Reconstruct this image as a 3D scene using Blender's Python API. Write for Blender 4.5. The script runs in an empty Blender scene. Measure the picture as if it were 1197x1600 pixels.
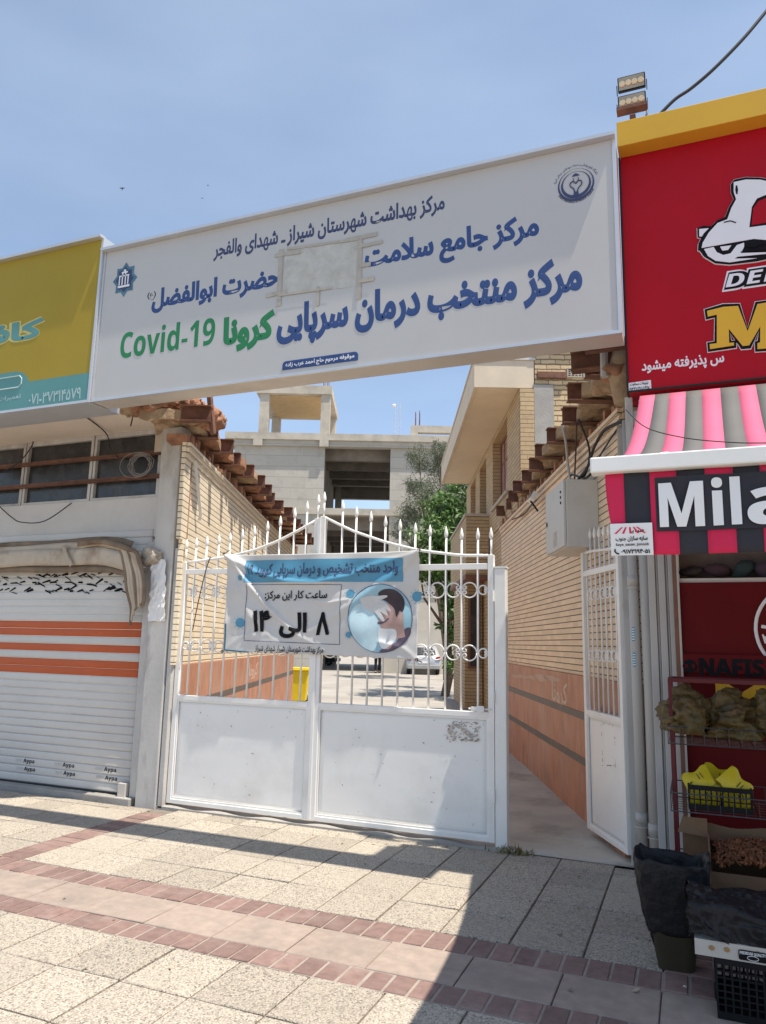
import bpy, bmesh, math, random
from mathutils import Vector as V, Matrix
random.seed(11)
R = random.uniform
sc = bpy.context.scene
C = sc.collection

# ---------------------------------------------------------------- camera
YAW, PITCH, ROLL, FPX, EYE = 0.391629, 0.173976, 0.021819, 1161.98, V((0, 0, 1.55))
_f = V((-math.sin(YAW)*math.cos(PITCH), math.cos(YAW)*math.cos(PITCH), math.sin(PITCH)))
_r0 = _f.cross(V((0, 0, 1))).normalized()
_u0 = _r0.cross(_f)
_r = _r0*math.cos(ROLL) + _u0*math.sin(ROLL)
_u = -_r0*math.sin(ROLL) + _u0*math.cos(ROLL)
cam = bpy.data.objects.new('camera', bpy.data.cameras.new('camera'))
C.objects.link(cam)
cam.matrix_world = Matrix(((_r.x, _u.x, -_f.x, 0), (_r.y, _u.y, -_f.y, 0), (_r.z, _u.z, -_f.z, EYE.z), (0, 0, 0, 1)))
cam.data.sensor_fit = 'VERTICAL'
cam.data.sensor_height = 24
cam.data.lens = FPX*24/1600
cam.data.clip_end = 2000
cam.data.clip_start = 0.05
sc.camera = cam
sc.render.resolution_x, sc.render.resolution_y = 766, 1024

# ---------------------------------------------------------------- sky, sun, exposure
SUN = V((0.38, -0.07, 1)).normalized()
EL = math.asin(SUN.z)
ROT = math.atan2(SUN.x, SUN.y)
world = bpy.data.worlds.new('World')
sc.world = world
world.use_nodes = True
wn, wl = world.node_tree.nodes, world.node_tree.links
bg = wn['Background']
sky = wn.new('ShaderNodeTexSky')
sky.sky_type = 'NISHITA'
sky.sun_disc = False
sky.sun_elevation = EL
sky.sun_rotation = ROT
sky.altitude = 1500
sky.air_density = 1.0
sky.dust_density = 1.2
sky.ozone_density = 1.4
# thin high haze veil over the blue
wtc = wn.new('ShaderNodeTexCoord')
wmp = wn.new('ShaderNodeMapping')
wmp.inputs['Scale'].default_value = (1.2, 1.2, 3.5)
wno = wn.new('ShaderNodeTexNoise')
wno.inputs['Scale'].default_value = 1.6
wno.inputs['Detail'].default_value = 5
wrp = wn.new('ShaderNodeMapRange')
wrp.inputs['From Min'].default_value = 0.3
wrp.inputs['From Max'].default_value = 0.75
wrp.inputs['To Min'].default_value = 0.13
wrp.inputs['To Max'].default_value = 0.27
wmx = wn.new('ShaderNodeMix')
wmx.data_type = 'RGBA'
wmx.inputs['B'].default_value = (6.3, 7.5, 8.7, 1)
wl.new(wtc.outputs['Generated'], wmp.inputs['Vector'])
wl.new(wmp.outputs['Vector'], wno.inputs['Vector'])
wl.new(wno.outputs['Fac'], wrp.inputs['Value'])
wl.new(wrp.outputs['Result'], wmx.inputs['Factor'])
wl.new(sky.outputs['Color'], wmx.inputs['A'])
wl.new(wmx.outputs['Result'], bg.inputs['Color'])
bg.inputs['Strength'].default_value = 0.108
sl = bpy.data.lights.new('sun', 'SUN')
sl.energy = 4.2
sl.angle = math.radians(0.5)
sl.color = (1.0, 0.93, 0.82)
so = bpy.data.objects.new('sun', sl)
C.objects.link(so)
so.rotation_euler = SUN.to_track_quat('Z', 'Y').to_euler()
so.location = (3, 2, 12)
sc.view_settings.view_transform = 'Standard'
sc.view_settings.look = 'None'
sc.view_settings.exposure = 0.75
sc.view_settings.gamma = 1

# ---------------------------------------------------------------- measuring helpers (photo pixel -> point on a real plane)
def ray(x, y): return _f + _r*((x-598.5)/FPX) - _u*((y-800)/FPX)
def P(x, y, Y): d = ray(x, y); return EYE + d*(Y/d.y)
def G(x, y, z=0.0): d = ray(x, y); return EYE + d*((z-EYE.z)/d.z)
SK = math.radians(21.9)
AD = V((-math.sin(SK), math.cos(SK), 0))     # along the alley
AN = V((math.cos(SK), math.sin(SK), 0))      # across the alley
def PL(x, y, q, n): d = ray(x, y); return EYE + d*((q-EYE).dot(n)/d.dot(n))
def A(s, n, z=0.0): return AD*s + AN*n + V((0, 0, z))
def PN(x, y, n): return PL(x, y, A(0, n), AN)   # on a wall parallel to the alley
def PS(x, y, s): return PL(x, y, A(s, 0), AD)   # on a plane square to the alley
AF = Matrix(((AN.x, AD.x, 0, 0), (AN.y, AD.y, 0, 0), (0, 0, 1, 0), (0, 0, 0, 1)))  # alley frame: x=n, y=s

# ---------------------------------------------------------------- mesh helpers
def wloc(p):
    v = V((0, 0, 0))
    while p is not None:
        v += p.location
        p = p.parent
    return v

class MB:
    def __init__(s, m=None): s.v, s.f, s.m = [], [], m or Matrix.Identity(4)
    def add(s, vs, fs):
        b = len(s.v)
        s.v += [s.m @ V(v) for v in vs]
        s.f += [[b+i for i in f] for f in fs]
        return s
    def box(s, x0, x1, y0, y1, z0, z1):
        return s.add([(x0,y0,z0),(x1,y0,z0),(x1,y1,z0),(x0,y1,z0),(x0,y0,z1),(x1,y0,z1),(x1,y1,z1),(x0,y1,z1)],
                     [(3,2,1,0),(4,5,6,7),(0,1,5,4),(1,2,6,5),(2,3,7,6),(3,0,4,7)])
    def prism(s, pts, d0, d1, to=None):
        """polygon in (x,z) pushed from y=d0 to y=d1; to maps (a,b,d) to a point"""
        to = to or (lambda a, b, d: (a, d, b))
        n = len(pts)
        return s.add([to(a, b, d0) for a, b in pts]+[to(a, b, d1) for a, b in pts],
                     [list(range(n)), list(range(2*n-1, n-1, -1))]+[(i, i+n, (i+1) % n+n, (i+1) % n) for i in range(n)])
    def tube(s, pts, r, n=8, closed=False, caps=True):
        pts = [V(p) for p in pts]
        k = len(pts)
        rr = r if isinstance(r, (list, tuple)) else [r]*k
        vs, fs = [], []
        prev = None
        for i, p in enumerate(pts):
            if closed: t = pts[(i+1) % k]-pts[i-1]
            else: t = pts[min(i+1, k-1)]-pts[max(i-1, 0)]
            t = t.normalized() if t.length > 1e-9 else V((0, 0, 1))
            if prev is None:
                a = V((0, 0, 1)) if abs(t.z) < .9 else V((1, 0, 0))
                a = (a-t*a.dot(t)).normalized()
            else:
                a = prev-t*prev.dot(t)
                a = a.normalized() if a.length > 1e-6 else t.orthogonal().normalized()
            prev = a
            b = t.cross(a)
            for j in range(n):
                w = 2*math.pi*(j+.5)/n
                vs.append(p+a*(math.cos(w)*rr[i])+b*(math.sin(w)*rr[i]))
        m = k if closed else k-1
        for i in range(m):
            for j in range(n):
                i2 = (i+1) % k
                fs.append((i*n+j, i*n+(j+1) % n, i2*n+(j+1) % n, i2*n+j))
        if not closed and caps:
            fs.append(list(range(n-1, -1, -1)))
            fs.append([(k-1)*n+j for j in range(n)])
        return s.add(vs, fs)
    def bar(s, p, q, w, h, up=(0, 0, 1)):
        p, q = V(p), V(q)
        t = (q-p).normalized()
        a = t.cross(V(up))
        if a.length < 1e-4: a = t.cross(V((0, 1, 0)))
        a = a.normalized()*(w/2)
        b = a.cross(t).normalized()*(h/2)
        return s.add([p-a-b, p+a-b, p+a+b, p-a+b, q-a-b, q+a-b, q+a+b, q-a+b],
                     [(0,1,2,3),(7,6,5,4),(0,4,5,1),(1,5,6,2),(2,6,7,3),(3,7,4,0)])
    def lathe(s, prof, c, n=20, axis='z'):
        vs, fs = [], []
        for r, z in prof:
            for j in range(n):
                w = 2*math.pi*j/n
                x, y = r*math.cos(w), r*math.sin(w)
                q = (x, y, z) if axis == 'z' else ((x, z, y) if axis == 'y' else (z, x, y))
                vs.append(V(c)+V(q))
        for i in range(len(prof)-1):
            for j in range(n): fs.append((i*n+j, i*n+(j+1) % n, (i+1)*n+(j+1) % n, (i+1)*n+j))
        fs.append(list(range(n-1, -1, -1)))
        fs.append([(len(prof)-1)*n+j for j in range(n)])
        return s.add(vs, fs)
    def grid(s, fn, nu, nv, thick=None):
        """fn(u,v) -> point, u,v in 0..1; thick = vector offset for a back side"""
        vs = [V(fn(i/nu, j/nv)) for j in range(nv+1) for i in range(nu+1)]
        w = nu+1
        fs = [(j*w+i, j*w+i+1, (j+1)*w+i+1, (j+1)*w+i) for j in range(nv) for i in range(nu)]
        if thick is not None:
            t = V(thick)
            n = len(vs)
            vs += [p+t for p in vs]
            fs += [tuple(n+k for k in reversed(f)) for f in fs[:]]
            edge = [i for i in range(nu)]
            rim = list(range(w))+[j*w+nu for j in range(1, nv+1)]+[nv*w+i for i in range(nu-1, -1, -1)]+[j*w for j in range(nv-1, 0, -1)]
            for a, b in zip(rim, rim[1:]+rim[:1]): fs.append((b, a, a+n, b+n))
        return s.add(vs, fs)
    def build(s, name, mat, parent=None, smooth=False, bevel=0, sub=0):
        me = bpy.data.meshes.new(name)
        off = wloc(parent)
        me.from_pydata([tuple(v-off) for v in s.v], [], s.f)
        bm = bmesh.new()
        bm.from_mesh(me)
        bmesh.ops.recalc_face_normals(bm, faces=bm.faces)
        uv = bm.loops.layers.uv.new('UVMap')
        for f in bm.faces:
            n = f.normal
            f.smooth = smooth
            if abs(n.z) > .75:
                for l in f.loops: l[uv].uv = (l.vert.co.x+off.x, l.vert.co.y+off.y)
            else:
                t = V((-n.y, n.x, 0)).normalized()
                for l in f.loops:
                    q = l.vert.co+off
                    l[uv].uv = (q.dot(t), q.z)
        bm.to_mesh(me)
        bm.free()
        me.materials.append(mat)
        o = bpy.data.objects.new(name, me)
        C.objects.link(o)
        if parent is not None: o.parent = parent
        if bevel:
            b = o.modifiers.new('bevel', 'BEVEL')
            b.width = bevel
            b.segments = 2
            b.limit_method = 'ANGLE'
        if sub:
            b = o.modifiers.new('sub', 'SUBSURF')
            b.levels = b.render_levels = sub
        return o

def tag(o, label, cat, group=None, kind=None):
    o['label'] = label
    o['category'] = cat
    if group: o['group'] = group
    if kind: o['kind'] = kind
    return o
def thing(name, label, cat, loc=(0, 0, 0), group=None):
    o = bpy.data.objects.new(name, None)
    o.empty_display_size = .1
    C.objects.link(o)
    o.location = loc
    return tag(o, label, cat, group)
def struct(o, label, cat): return tag(o, label, cat, kind='structure')
def copy_tree(o, parent=None):
    c = o.copy()
    C.objects.link(c)
    if parent is not None: c.parent = parent
    for ch in o.children: copy_tree(ch, c)
    return c

# ---------------------------------------------------------------- materials
def _new(name):
    m = bpy.data.materials.new(name)
    m.use_nodes = True
    return m, m.node_tree.nodes, m.node_tree.links, m.node_tree.nodes['Principled BSDF']
def mix(N, L, a, b, fac, mode='MIX'):
    x = N.new('ShaderNodeMix')
    x.data_type = 'RGBA'
    x.blend_type = mode
    for sock, val in (('A', a), ('B', b), ('Factor', fac)):
        if hasattr(val, 'links'): L.new(val, x.inputs[sock])
        elif sock == 'Factor': x.inputs[sock].default_value = val
        else: x.inputs[sock].default_value = (*val, 1)
    return x.outputs['Result']
def noise(N, L, vec, scale, detail=4, rough=.55):
    n = N.new('ShaderNodeTexNoise')
    n.inputs['Scale'].default_value = scale
    n.inputs['Detail'].default_value = detail
    n.inputs['Roughness'].default_value = rough
    L.new(vec, n.inputs['Vector'])
    return n.outputs['Fac']
def ramp(N, L, val, lo, hi, t0=0.0, t1=1.0):
    r = N.new('ShaderNodeMapRange')
    r.inputs['From Min'].default_value = lo
    r.inputs['From Max'].default_value = hi
    r.inputs['To Min'].default_value = t0
    r.inputs['To Max'].default_value = t1
    L.new(val, r.inputs['Value'])
    return r.outputs['Result']
def math_(N, L, op, a, b=None):
    m = N.new('ShaderNodeMath')
    m.operation = op
    for i, v in enumerate((a, b)):
        if v is None: continue
        if hasattr(v, 'links'): L.new(v, m.inputs[i])
        else: m.inputs[i].default_value = v
    return m.outputs[0]
def bump(N, L, bs, h, strength, dist=.01):
    b = N.new('ShaderNodeBump')
    b.inputs['Strength'].default_value = strength
    b.inputs['Distance'].default_value = dist
    L.new(h, b.inputs['Height'])
    L.new(b.outputs['Normal'], bs.inputs['Normal'])
def pm(name, col, rough=.6, var=.12, scale=6, dirt=None, dirt_amt=.0, dscale=2.5, bumpy=0, bscale=60, metal=0, spec=.4, island=0, stretch=None, trans=0):
    m, N, L, bs = _new(name)
    tc = N.new('ShaderNodeTexCoord')
    vec = tc.outputs['Object']
    if stretch:
        mp = N.new('ShaderNodeMapping')
        mp.inputs['Scale'].default_value = stretch
        L.new(vec, mp.inputs['Vector'])
        vec = mp.outputs['Vector']
    lo = tuple(c*(1-var) for c in col)
    hi = tuple(min(1, c*(1+var)) for c in col)
    c = mix(N, L, lo, hi, ramp(N, L, noise(N, L, vec, scale), .3, .7))
    if dirt:
        c = mix(N, L, c, dirt, ramp(N, L, noise(N, L, vec, dscale, 7, .65), .5, .72, 0, dirt_amt))
    if island:
        g = N.new('ShaderNodeNewGeometry')
        k = ramp(N, L, g.outputs['Random Per Island'], 0, 1, 1-island, 1+island)
        hs = N.new('ShaderNodeHueSaturation')
        L.new(k, hs.inputs['Value'])
        L.new(c, hs.inputs['Color'])
        c = hs.outputs['Color']
    L.new(c, bs.inputs['Base Color'])
    bs.inputs['Roughness'].default_value = rough
    bs.inputs['Metallic'].default_value = metal
    bs.inputs['Specular IOR Level'].default_value = spec
    if trans: bs.inputs['Transmission Weight'].default_value = trans
    if bumpy: bump(N, L, bs, noise(N, L, tc.outputs['Object'], bscale, 5), bumpy)
    return m
def brick_mat(name, col, h=.06, w=.22, line=(.09, .06, .045), dark=.85, var=.12, jv=.5, linew=.1, rough=.75, bmp=.6, dirt=None, wob=0.0):
    m, N, L, bs = _new(name)
    uv = N.new('ShaderNodeUVMap').outputs['UV']
    tc = N.new('ShaderNodeTexCoord').outputs['Object']
    if wob:
        nz = N.new('ShaderNodeTexNoise')
        nz.inputs['Scale'].default_value = 9
        L.new(uv, nz.inputs['Vector'])
        vm = N.new('ShaderNodeVectorMath')
        vm.operation = 'MULTIPLY_ADD'
        L.new(nz.outputs['Color'], vm.inputs[0])
        vm.inputs[1].default_value = (wob, wob, 0)
        L.new(uv, vm.inputs[2])
        uv = vm.outputs[0]
    sx = N.new('ShaderNodeSeparateXYZ')
    L.new(uv, sx.inputs[0])
    row = math_(N, L, 'DIVIDE', sx.outputs['Y'], h)
    fr = math_(N, L, 'FRACT', row)
    rid = math_(N, L, 'FLOOR', row)
    col_ = math_(N, L, 'ADD', math_(N, L, 'DIVIDE', sx.outputs['X'], w), math_(N, L, 'MULTIPLY', rid, .37))
    fc = math_(N, L, 'FRACT', col_)
    cid = math_(N, L, 'FLOOR', col_)
    cb = N.new('ShaderNodeCombineXYZ')
    L.new(cid, cb.inputs[0])
    L.new(rid, cb.inputs[1])
    wnz = N.new('ShaderNodeTexWhiteNoise')
    wnz.noise_dimensions = '2D'
    L.new(cb.outputs[0], wnz.inputs['Vector'])
    c = mix(N, L, tuple(x*(1-var) for x in col), tuple(x*(1+var) for x in col), wnz.outputs['Value'])
    c = mix(N, L, c, tuple(x*.8 for x in col), ramp(N, L, noise(N, L, tc, 25, 5), .5, .8, 0, .5))
    if dirt: c = mix(N, L, c, dirt, ramp(N, L, noise(N, L, tc, 1.6, 7, .7), .52, .75, 0, .7))
    mv = ramp(N, L, math_(N, L, 'ABSOLUTE', math_(N, L, 'SUBTRACT', fc, .5)), .5-linew*.4*h/w*1.2, .5, 0, 1)
    mh = ramp(N, L, math_(N, L, 'ABSOLUTE', math_(N, L, 'SUBTRACT', fr, .5)), .5-linew, .5-linew*.55, 0, 1)
    c = mix(N, L, c, line, math_(N, L, 'MULTIPLY', mv, jv))
    c = mix(N, L, c, line, math_(N, L, 'MULTIPLY', mh, dark))
    L.new(c, bs.inputs['Base Color'])
    bs.inputs['Roughness'].default_value = rough
    hgt = math_(N, L, 'SUBTRACT', math_(N, L, 'MULTIPLY', noise(N, L, tc, 40), .25), math_(N, L, 'MAXIMUM', mh, math_(N, L, 'MULTIPLY', mv, jv)))
    bump(N, L, bs, hgt, bmp, .012)
    return m
def pebble_mat(name, light, dark, sc_=95, island=.12):
    m, N, L, bs = _new(name)
    tc = N.new('ShaderNodeTexCoord').outputs['Object']
    vo = N.new('ShaderNodeTexVoronoi')
    vo.inputs['Scale'].default_value = sc_
    L.new(tc, vo.inputs['Vector'])
    sp = N.new('ShaderNodeSeparateColor')
    L.new(vo.outputs['Color'], sp.inputs[0])
    c = mix(N, L, light, tuple(x*.62 for x in light), ramp(N, L, sp.outputs[0], .55, .9))
    c = mix(N, L, c, dark, ramp(N, L, sp.outputs[1], .82, .9))
    c = mix(N, L, c, tuple(x*.55 for x in light), ramp(N, L, vo.outputs['Distance'], .35, .75, 0, .8))
    c = mix(N, L, c, tuple(x*.75 for x in light), ramp(N, L, noise(N, L, tc, 1.3, 6, .65), .45, .75, 0, .75))
    c = mix(N, L, c, tuple(x*.42 for x in light), ramp(N, L, noise(N, L, tc, 4.5, 8, .75), .58, .72, 0, .7))
    g = N.new('ShaderNodeNewGeometry')
    hs = N.new('ShaderNodeHueSaturation')
    L.new(ramp(N, L, g.outputs['Random Per Island'], 0, 1, 1-island, 1+island), hs.inputs['Value'])
    L.new(c, hs.inputs['Color'])
    L.new(hs.outputs['Color'], bs.inputs['Base Color'])
    bs.inputs['Roughness'].default_value = .8
    bump(N, L, bs, math_(N, L, 'SUBTRACT', 1.0, vo.outputs['Distance']), .5, .006)
    return m
M = dict(
    joint_pale=pm('pale mortar', (.33, .28, .235), .95, .15, 12),
    joint=pm('sand joint', (.2, .17, .14), .95, .25, 9),
    pebble=pebble_mat('washed pebble slab', (.5, .435, .35), (.14, .12, .1), 120),
    pink=pm('pink cement slab', (.34, .268, .222), .85, .12, 14, (.24, .2, .17), .9, 3, .35, 180, island=.06),
    rbrick=pm('red paving brick', (.225, .143, .122), .85, .16, 18, (.31, .235, .2), .7, 4, .3, 120, island=.16),
    concrete=pm('grey concrete', (.36, .34, .31), .9, .12, 3, (.22, .2, .18), .7, 1.2, .4, 40),
    conc_rough=brick_mat('board marked concrete', (.44, .405, .35), .62, 1.22, (.27, .25, .22), .75, .07, .75, .03, .9, .25, (.27, .25, .225)),
    conc_in=pm('raw concrete darkened for shade', (.26, .23, .2), .9, .2, 1.5, (.15, .13, .11), .6, .8, .3, 12),  # shade of the open floors put into the colour: darker copy of the concrete
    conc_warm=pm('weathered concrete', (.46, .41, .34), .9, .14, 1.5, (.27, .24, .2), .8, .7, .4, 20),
    court=pm('courtyard concrete floor', (.34, .31, .27), .9, .14, .8, (.26, .23, .2), .7, .45, .3, 30),
    lane=pm('alley concrete floor', (.48, .43, .36), .92, .15, 2, (.18, .15, .12), .7, 1.2, .5, 45),
    white=pm('white painted steel', (.78, .77, .74), .42, .04, 3, (.5, .47, .42), .35, 1.5, .05, 20),
    gate=pm('white gate enamel', (.83, .815, .78), .38, .03, 2, (.55, .53, .48), .4, 2.2, .06, 6),
    panel=pm('dented white sheet', (.83, .82, .79), .36, .03, 1.5, (.55, .52, .47), .35, 1.8, .5, 1.6),
    oldwhite=pm('worn white paint', (.52, .5, .47), .6, .12, 4, (.26, .22, .18), .9, 3, .15, 30, stretch=(1, 1, .35)),
    whitewash=pm('dirty white plaster', (.58, .56, .53), .8, .08, 3, (.38, .34, .3), .6, 1.5, .15, 30),
    plaster=pm('pinkish soffit plaster', (.76, .66, .56), .85, .06, 2, (.5, .42, .36), .5, 1, .1, 25),
    rust=pm('rusty steel', (.16, .075, .05), .8, .3, 9, (.26, .12, .07), .8, 5, .3, 50),
    vault=pm('broken vault plaster', (.42, .31, .2), .95, .25, 9, (.22, .11, .06), .9, 4, .9, 30),
    redearth=pm('broken red brick earth', (.34, .17, .1), .95, .35, 9, (.48, .36, .25), .8, 5, .9, 30),
    signface=pm('white sign film', (.5, .495, .485), .45, .015, 1.5, (.45, .43, .41), .3, .9, spec=.25),
    alu=pm('brushed aluminium', (.62, .62, .62), .4, .05, 3, metal=.6),
    alu_dull=pm('dull sheet metal', (.56, .52, .47), .5, .08, 2, (.4, .36, .31), .5, 1.3, metal=.2),
    blue=pm('blue sign vinyl', (.03, .07, .21), .6, .1, 3),
    navy=pm('navy sign vinyl', (.045, .06, .14), .6, .1, 3),
    green=pm('green sign vinyl', (.02, .2, .075), .6, .08, 3),
    black=pm('black print', (.012, .012, .014), .7, .2, 5, spec=.08),
    stencil=pm('faded stencil paint', (.6, .49, .42), .85, .15, 20, (.45, .28, .2), .9, 14),
    whiteprint=pm('white print', (.78, .78, .78), .5, .03, 3),
    paper=pm('weathered paper', (.5, .49, .45), .8, .1, 12, (.38, .36, .32), .8, 7, .6, 30),
    tape=pm('brown packing tape', (.42, .385, .33), .45, .1, 20, (.36, .3, .23), .5, 12),
    yellow=pm('mustard sign face', (.36, .26, .03), .5, .05, 1.4, (.31, .24, .05), .5, .8, spec=.2),
    teal=pm('teal vinyl', (.1, .27, .26), .4, .05, 2),
    tealpale=pm('pale teal print', (.42, .55, .55), .4, .05, 2),
    lemon=pm('pale yellow print', (.6, .52, .16), .4, .05, 2),
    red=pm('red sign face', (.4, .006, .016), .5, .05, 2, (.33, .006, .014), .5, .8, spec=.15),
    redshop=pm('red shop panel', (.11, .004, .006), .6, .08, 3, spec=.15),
    gold=pm('gold letters', (.72, .42, .02), .35, .05, 2),
    cornice=pm('yellow composite panel', (.62, .36, .03), .3, .04, 2),
    pinkcloth=pm('pink awning cloth', (.56, .11, .2), .8, .05, 3, bumpy=.1, bscale=200),
    hotpink=pm('hot pink valance cloth', (.62, .02, .085), .8, .05, 3, bumpy=.1, bscale=200),
    greycloth=pm('grey awning cloth', (.12, .118, .114), .8, .06, 3, bumpy=.1, bscale=200),
    charcloth=pm('charcoal valance cloth', (.03, .03, .04), .8, .1, 3, bumpy=.1, bscale=200),
    marble=pm('red travertine cladding', (.45, .21, .13), .55, .2, 7, (.47, .33, .26), .75, 1.6, .12, 40, stretch=(1, 1, .45)),
    marble_stripe=pm('grey stone stripe', (.12, .1, .09), .5, .12, 6),
    brick_l=brick_mat('cream facing brick', (.8, .68, .49), .06, .2, (.12, .08, .055), .9, .07, .25),  # bed joints coloured darker than upright ones, for shade in the raked grooves
    brick_r=brick_mat('tan facing brick', (.8, .62, .43), .06, .2, (.1, .06, .045), .9, .08, .3),  # same joint shade in the colour as the cream brick
    brick_h=brick_mat('orange facing brick', (.5, .36, .2), .066, .2, (.13, .085, .055), .85, .1, .7),
    brick_raw=brick_mat('rough common brick', (.58, .44, .26), .078, .21, (.2, .14, .09), .9, .16, .95, .15, .95, 1.0, (.4, .34, .28), .03),
    shutter=pm('aluminium shutter slat', (.63, .61, .575), .5, .06, 3, (.44, .42, .39), .6, 1.5, metal=.15, stretch=(.5, 1, 1)),
    orange=pm('orange shutter slat', (.52, .1, .025), .42, .05, 3),
    eaveplaster=pm('eave plaster', (.74, .62, .46), .85, .08, 2, (.55, .44, .31), .6, 1),
    darkwire=pm('dark steel wire', (.07, .07, .07), .35, .3, 40, metal=.6),
    rubber=pm('black rubber', (.02, .02, .02), .7, .2, 8),
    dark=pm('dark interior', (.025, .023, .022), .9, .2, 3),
    woodb=pm('brown window frame', (.2, .09, .055), .6, .15, 9),
    canvas_dark=pm('stained canvas', (.22, .165, .115), .9, .25, 5, (.12, .075, .045), .8, 3, .4, 30),
    canvas=pm('old canvas', (.5, .43, .34), .9, .12, 5, (.25, .16, .1), .8, 3, .4, 30),
    plastic_sheet=pm('white plastic sheet', (.82, .81, .79), .4, .04, 6, (.6, .56, .5), .3, 4, .3, 14),
    coilgrey=pm('grey cable sheath', (.25, .23, .21), .6, .1, 8),
    column=pm('white fluted metal', (.48, .465, .44), .5, .06, 3, (.4, .38, .34), .5, 2),
    pvc=pm('grey white pipe', (.45, .425, .39), .45, .05, 3, (.42, .38, .33), .5, 3),
    cabinet=pm('grey cabinet enamel', (.58, .57, .54), .5, .04, 2, (.36, .32, .27), .4, 1.8),
    wire=pm('black cable', (.02, .02, .022), .6, .2, 8),
    brownwire=pm('brown cable', (.07, .05, .04), .7, .2, 8),
    cardboard=pm('cardboard', (.17, .105, .06), .9, .1, 8, bumpy=.15, bscale=40),
    figs=pm('dried fruit', (.22, .085, .032), .7, .5, 40, (.08, .03, .012), .9, 30, .6, 60),
    binbag=pm('black plastic bag', (.014, .014, .016), .45, .2, 8, bumpy=.8, bscale=26, spec=.25),
    basket=pm('olive plastic tub', (.04, .033, .017), .6, .2, 6),
    blackplastic=pm('black crate plastic', (.011, .011, .012), .6, .2, 6, spec=.15),
    packet=pm('yellow packet foil', (.55, .43, .012), .4, .06, 9, bumpy=.4, bscale=25),
    binyellow=pm('yellow bin plastic', (.75, .52, .01), .45, .05, 4),
    bark=pm('bark', (.13, .09, .06), .9, .3, 12, bumpy=.8, bscale=30),
    leaf=pm('green leaf', (.075, .14, .028), .55, .4, .9, (.11, .19, .04), .7, 1.5, island=.4),
    needle=pm('grey green needles', (.105, .125, .07), .7, .35, .8, (.15, .16, .1), .6, 1.2, island=.35),
    herb=pm('dried herb bag', (.1, .066, .02), .5, .5, 7, (.035, .05, .018), .9, 5, .8, 22),
    car_silver=pm('silver car paint', (.5, .51, .52), .25, .03, 2, metal=.5),
    car_dark=pm('dark car paint', (.03, .032, .036), .25, .1, 2),
    skin=pm('skin', (.45, .28, .2), .6, .08, 9),
    trousers=pm('black cloth', (.018, .018, .022), .9, .2, 12),
    shirt=pm('grey shirt', (.2, .21, .24), .9, .1, 12),
    banner=pm('white vinyl banner', (.6, .59, .57), .45, .04, 5, (.56, .54, .5), .4, 3),
    bannerblue=pm('banner blue print', (.09, .29, .44), .45, .06, 5),
    palecyan=pm('banner cyan print', (.32, .52, .62), .5, .1, 8),
    lamp=pm('warm lens', (.75, .62, .42), .2, .05, 9),
    lampglass=pm('lamp reflector', (.3, .29, .26), .25, .1, 9, metal=.5),
    bird=pm('dark feathers', (.03, .03, .035), .8, .2, 9),
)
def glass(name, col, rough=.08):
    m, N, L, bs = _new(name)
    tc = N.new('ShaderNodeTexCoord').outputs['Object']
    L.new(mix(N, L, col, tuple(min(1, c*2.2+.02) for c in col), ramp(N, L, noise(N, L, tc, 3, 6, .7), .45, .8)), bs.inputs['Base Color'])
    L.new(ramp(N, L, noise(N, L, tc, 5, 5), .3, .8, rough, rough+.3), bs.inputs['Roughness'])
    return m
M['glass'] = glass('dusty dark glass', (.03, .03, .03))
M['glass_pink'] = glass('curtained window glass', (.3, .17, .13), .25)
M['carglass'] = glass('car glass', (.02, .022, .025), .05)

# ---------------------------------------------------------------- lettering
_B = dict(zip('بتثجحخسشصضطظعغفقلمنهپچگکیئ', (0xFE8F,0xFE95,0xFE99,0xFE9D,0xFEA1,0xFEA5,0xFEB1,0xFEB5,0xFEB9,0xFEBD,0xFEC1,0xFEC5,0xFEC9,0xFECD,0xFED1,0xFED5,0xFEDD,0xFEE1,0xFEE5,0xFEE9,0xFB56,0xFB7A,0xFB92,0xFB8E,0xFBFC,0xFE89)))
_N = dict(zip('ادذرزوآژ', (0xFE8D,0xFEA9,0xFEAB,0xFEAD,0xFEAF,0xFEED,0xFE81,0xFB8A)))
def shape(t):
    out = []
    words = t.split(' ')
    for w in words:
        g, i, join = [], 0, False
        while i < len(w):
            ch = w[i]
            nxt = w[i+1] if i+1 < len(w) else ''
            if ch == 'ل' and nxt == 'ا':
                g.append(chr(0xFEFB+(1 if join else 0)))
                join = False
                i += 2
                continue
            if ch in _N:
                g.append(chr(_N[ch]+(1 if join else 0)))
                join = False
            elif ch in _B:
                more = nxt in _B or nxt in _N if nxt else False
                b = _B[ch]
                g.append(chr(b+(3 if join and more else 1 if join else 2 if more else 0)))
                join = more
            else:
                g.append({'(': ')', ')': '('}.get(ch, ch))
                join = False
            i += 1
        # digits keep their own order
        s, j = [], 0
        while j < len(g):
            if g[j] in '۰۱۲۳۴۵۶۷۸۹-0123456789':
                k = j
                while k < len(g) and g[k] in '۰۱۲۳۴۵۶۷۸۹-0123456789': k += 1
                s.append(''.join(g[j:k])[::-1])
                j = k
            else:
                s.append(g[j])
                j += 1
        out.append(''.join(s))
    return ' '.join(out)[::-1]
def fancy(t, style):
    # bold sans and bold italic letters of the built-in font
    if style is None: return t
    up, lo, dg = {'bold': (0x1D5D4, 0x1D5EE, 0x1D7EC), 'italic': (0x1D63C, 0x1D656, 0x1D7EC)}[style]
    return ''.join(chr(up+ord(c)-65) if 'A' <= c <= 'Z' else chr(lo+ord(c)-97) if 'a' <= c <= 'z' else chr(dg+ord(c)-48) if '0' <= c <= '9' else c for c in t)
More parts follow.
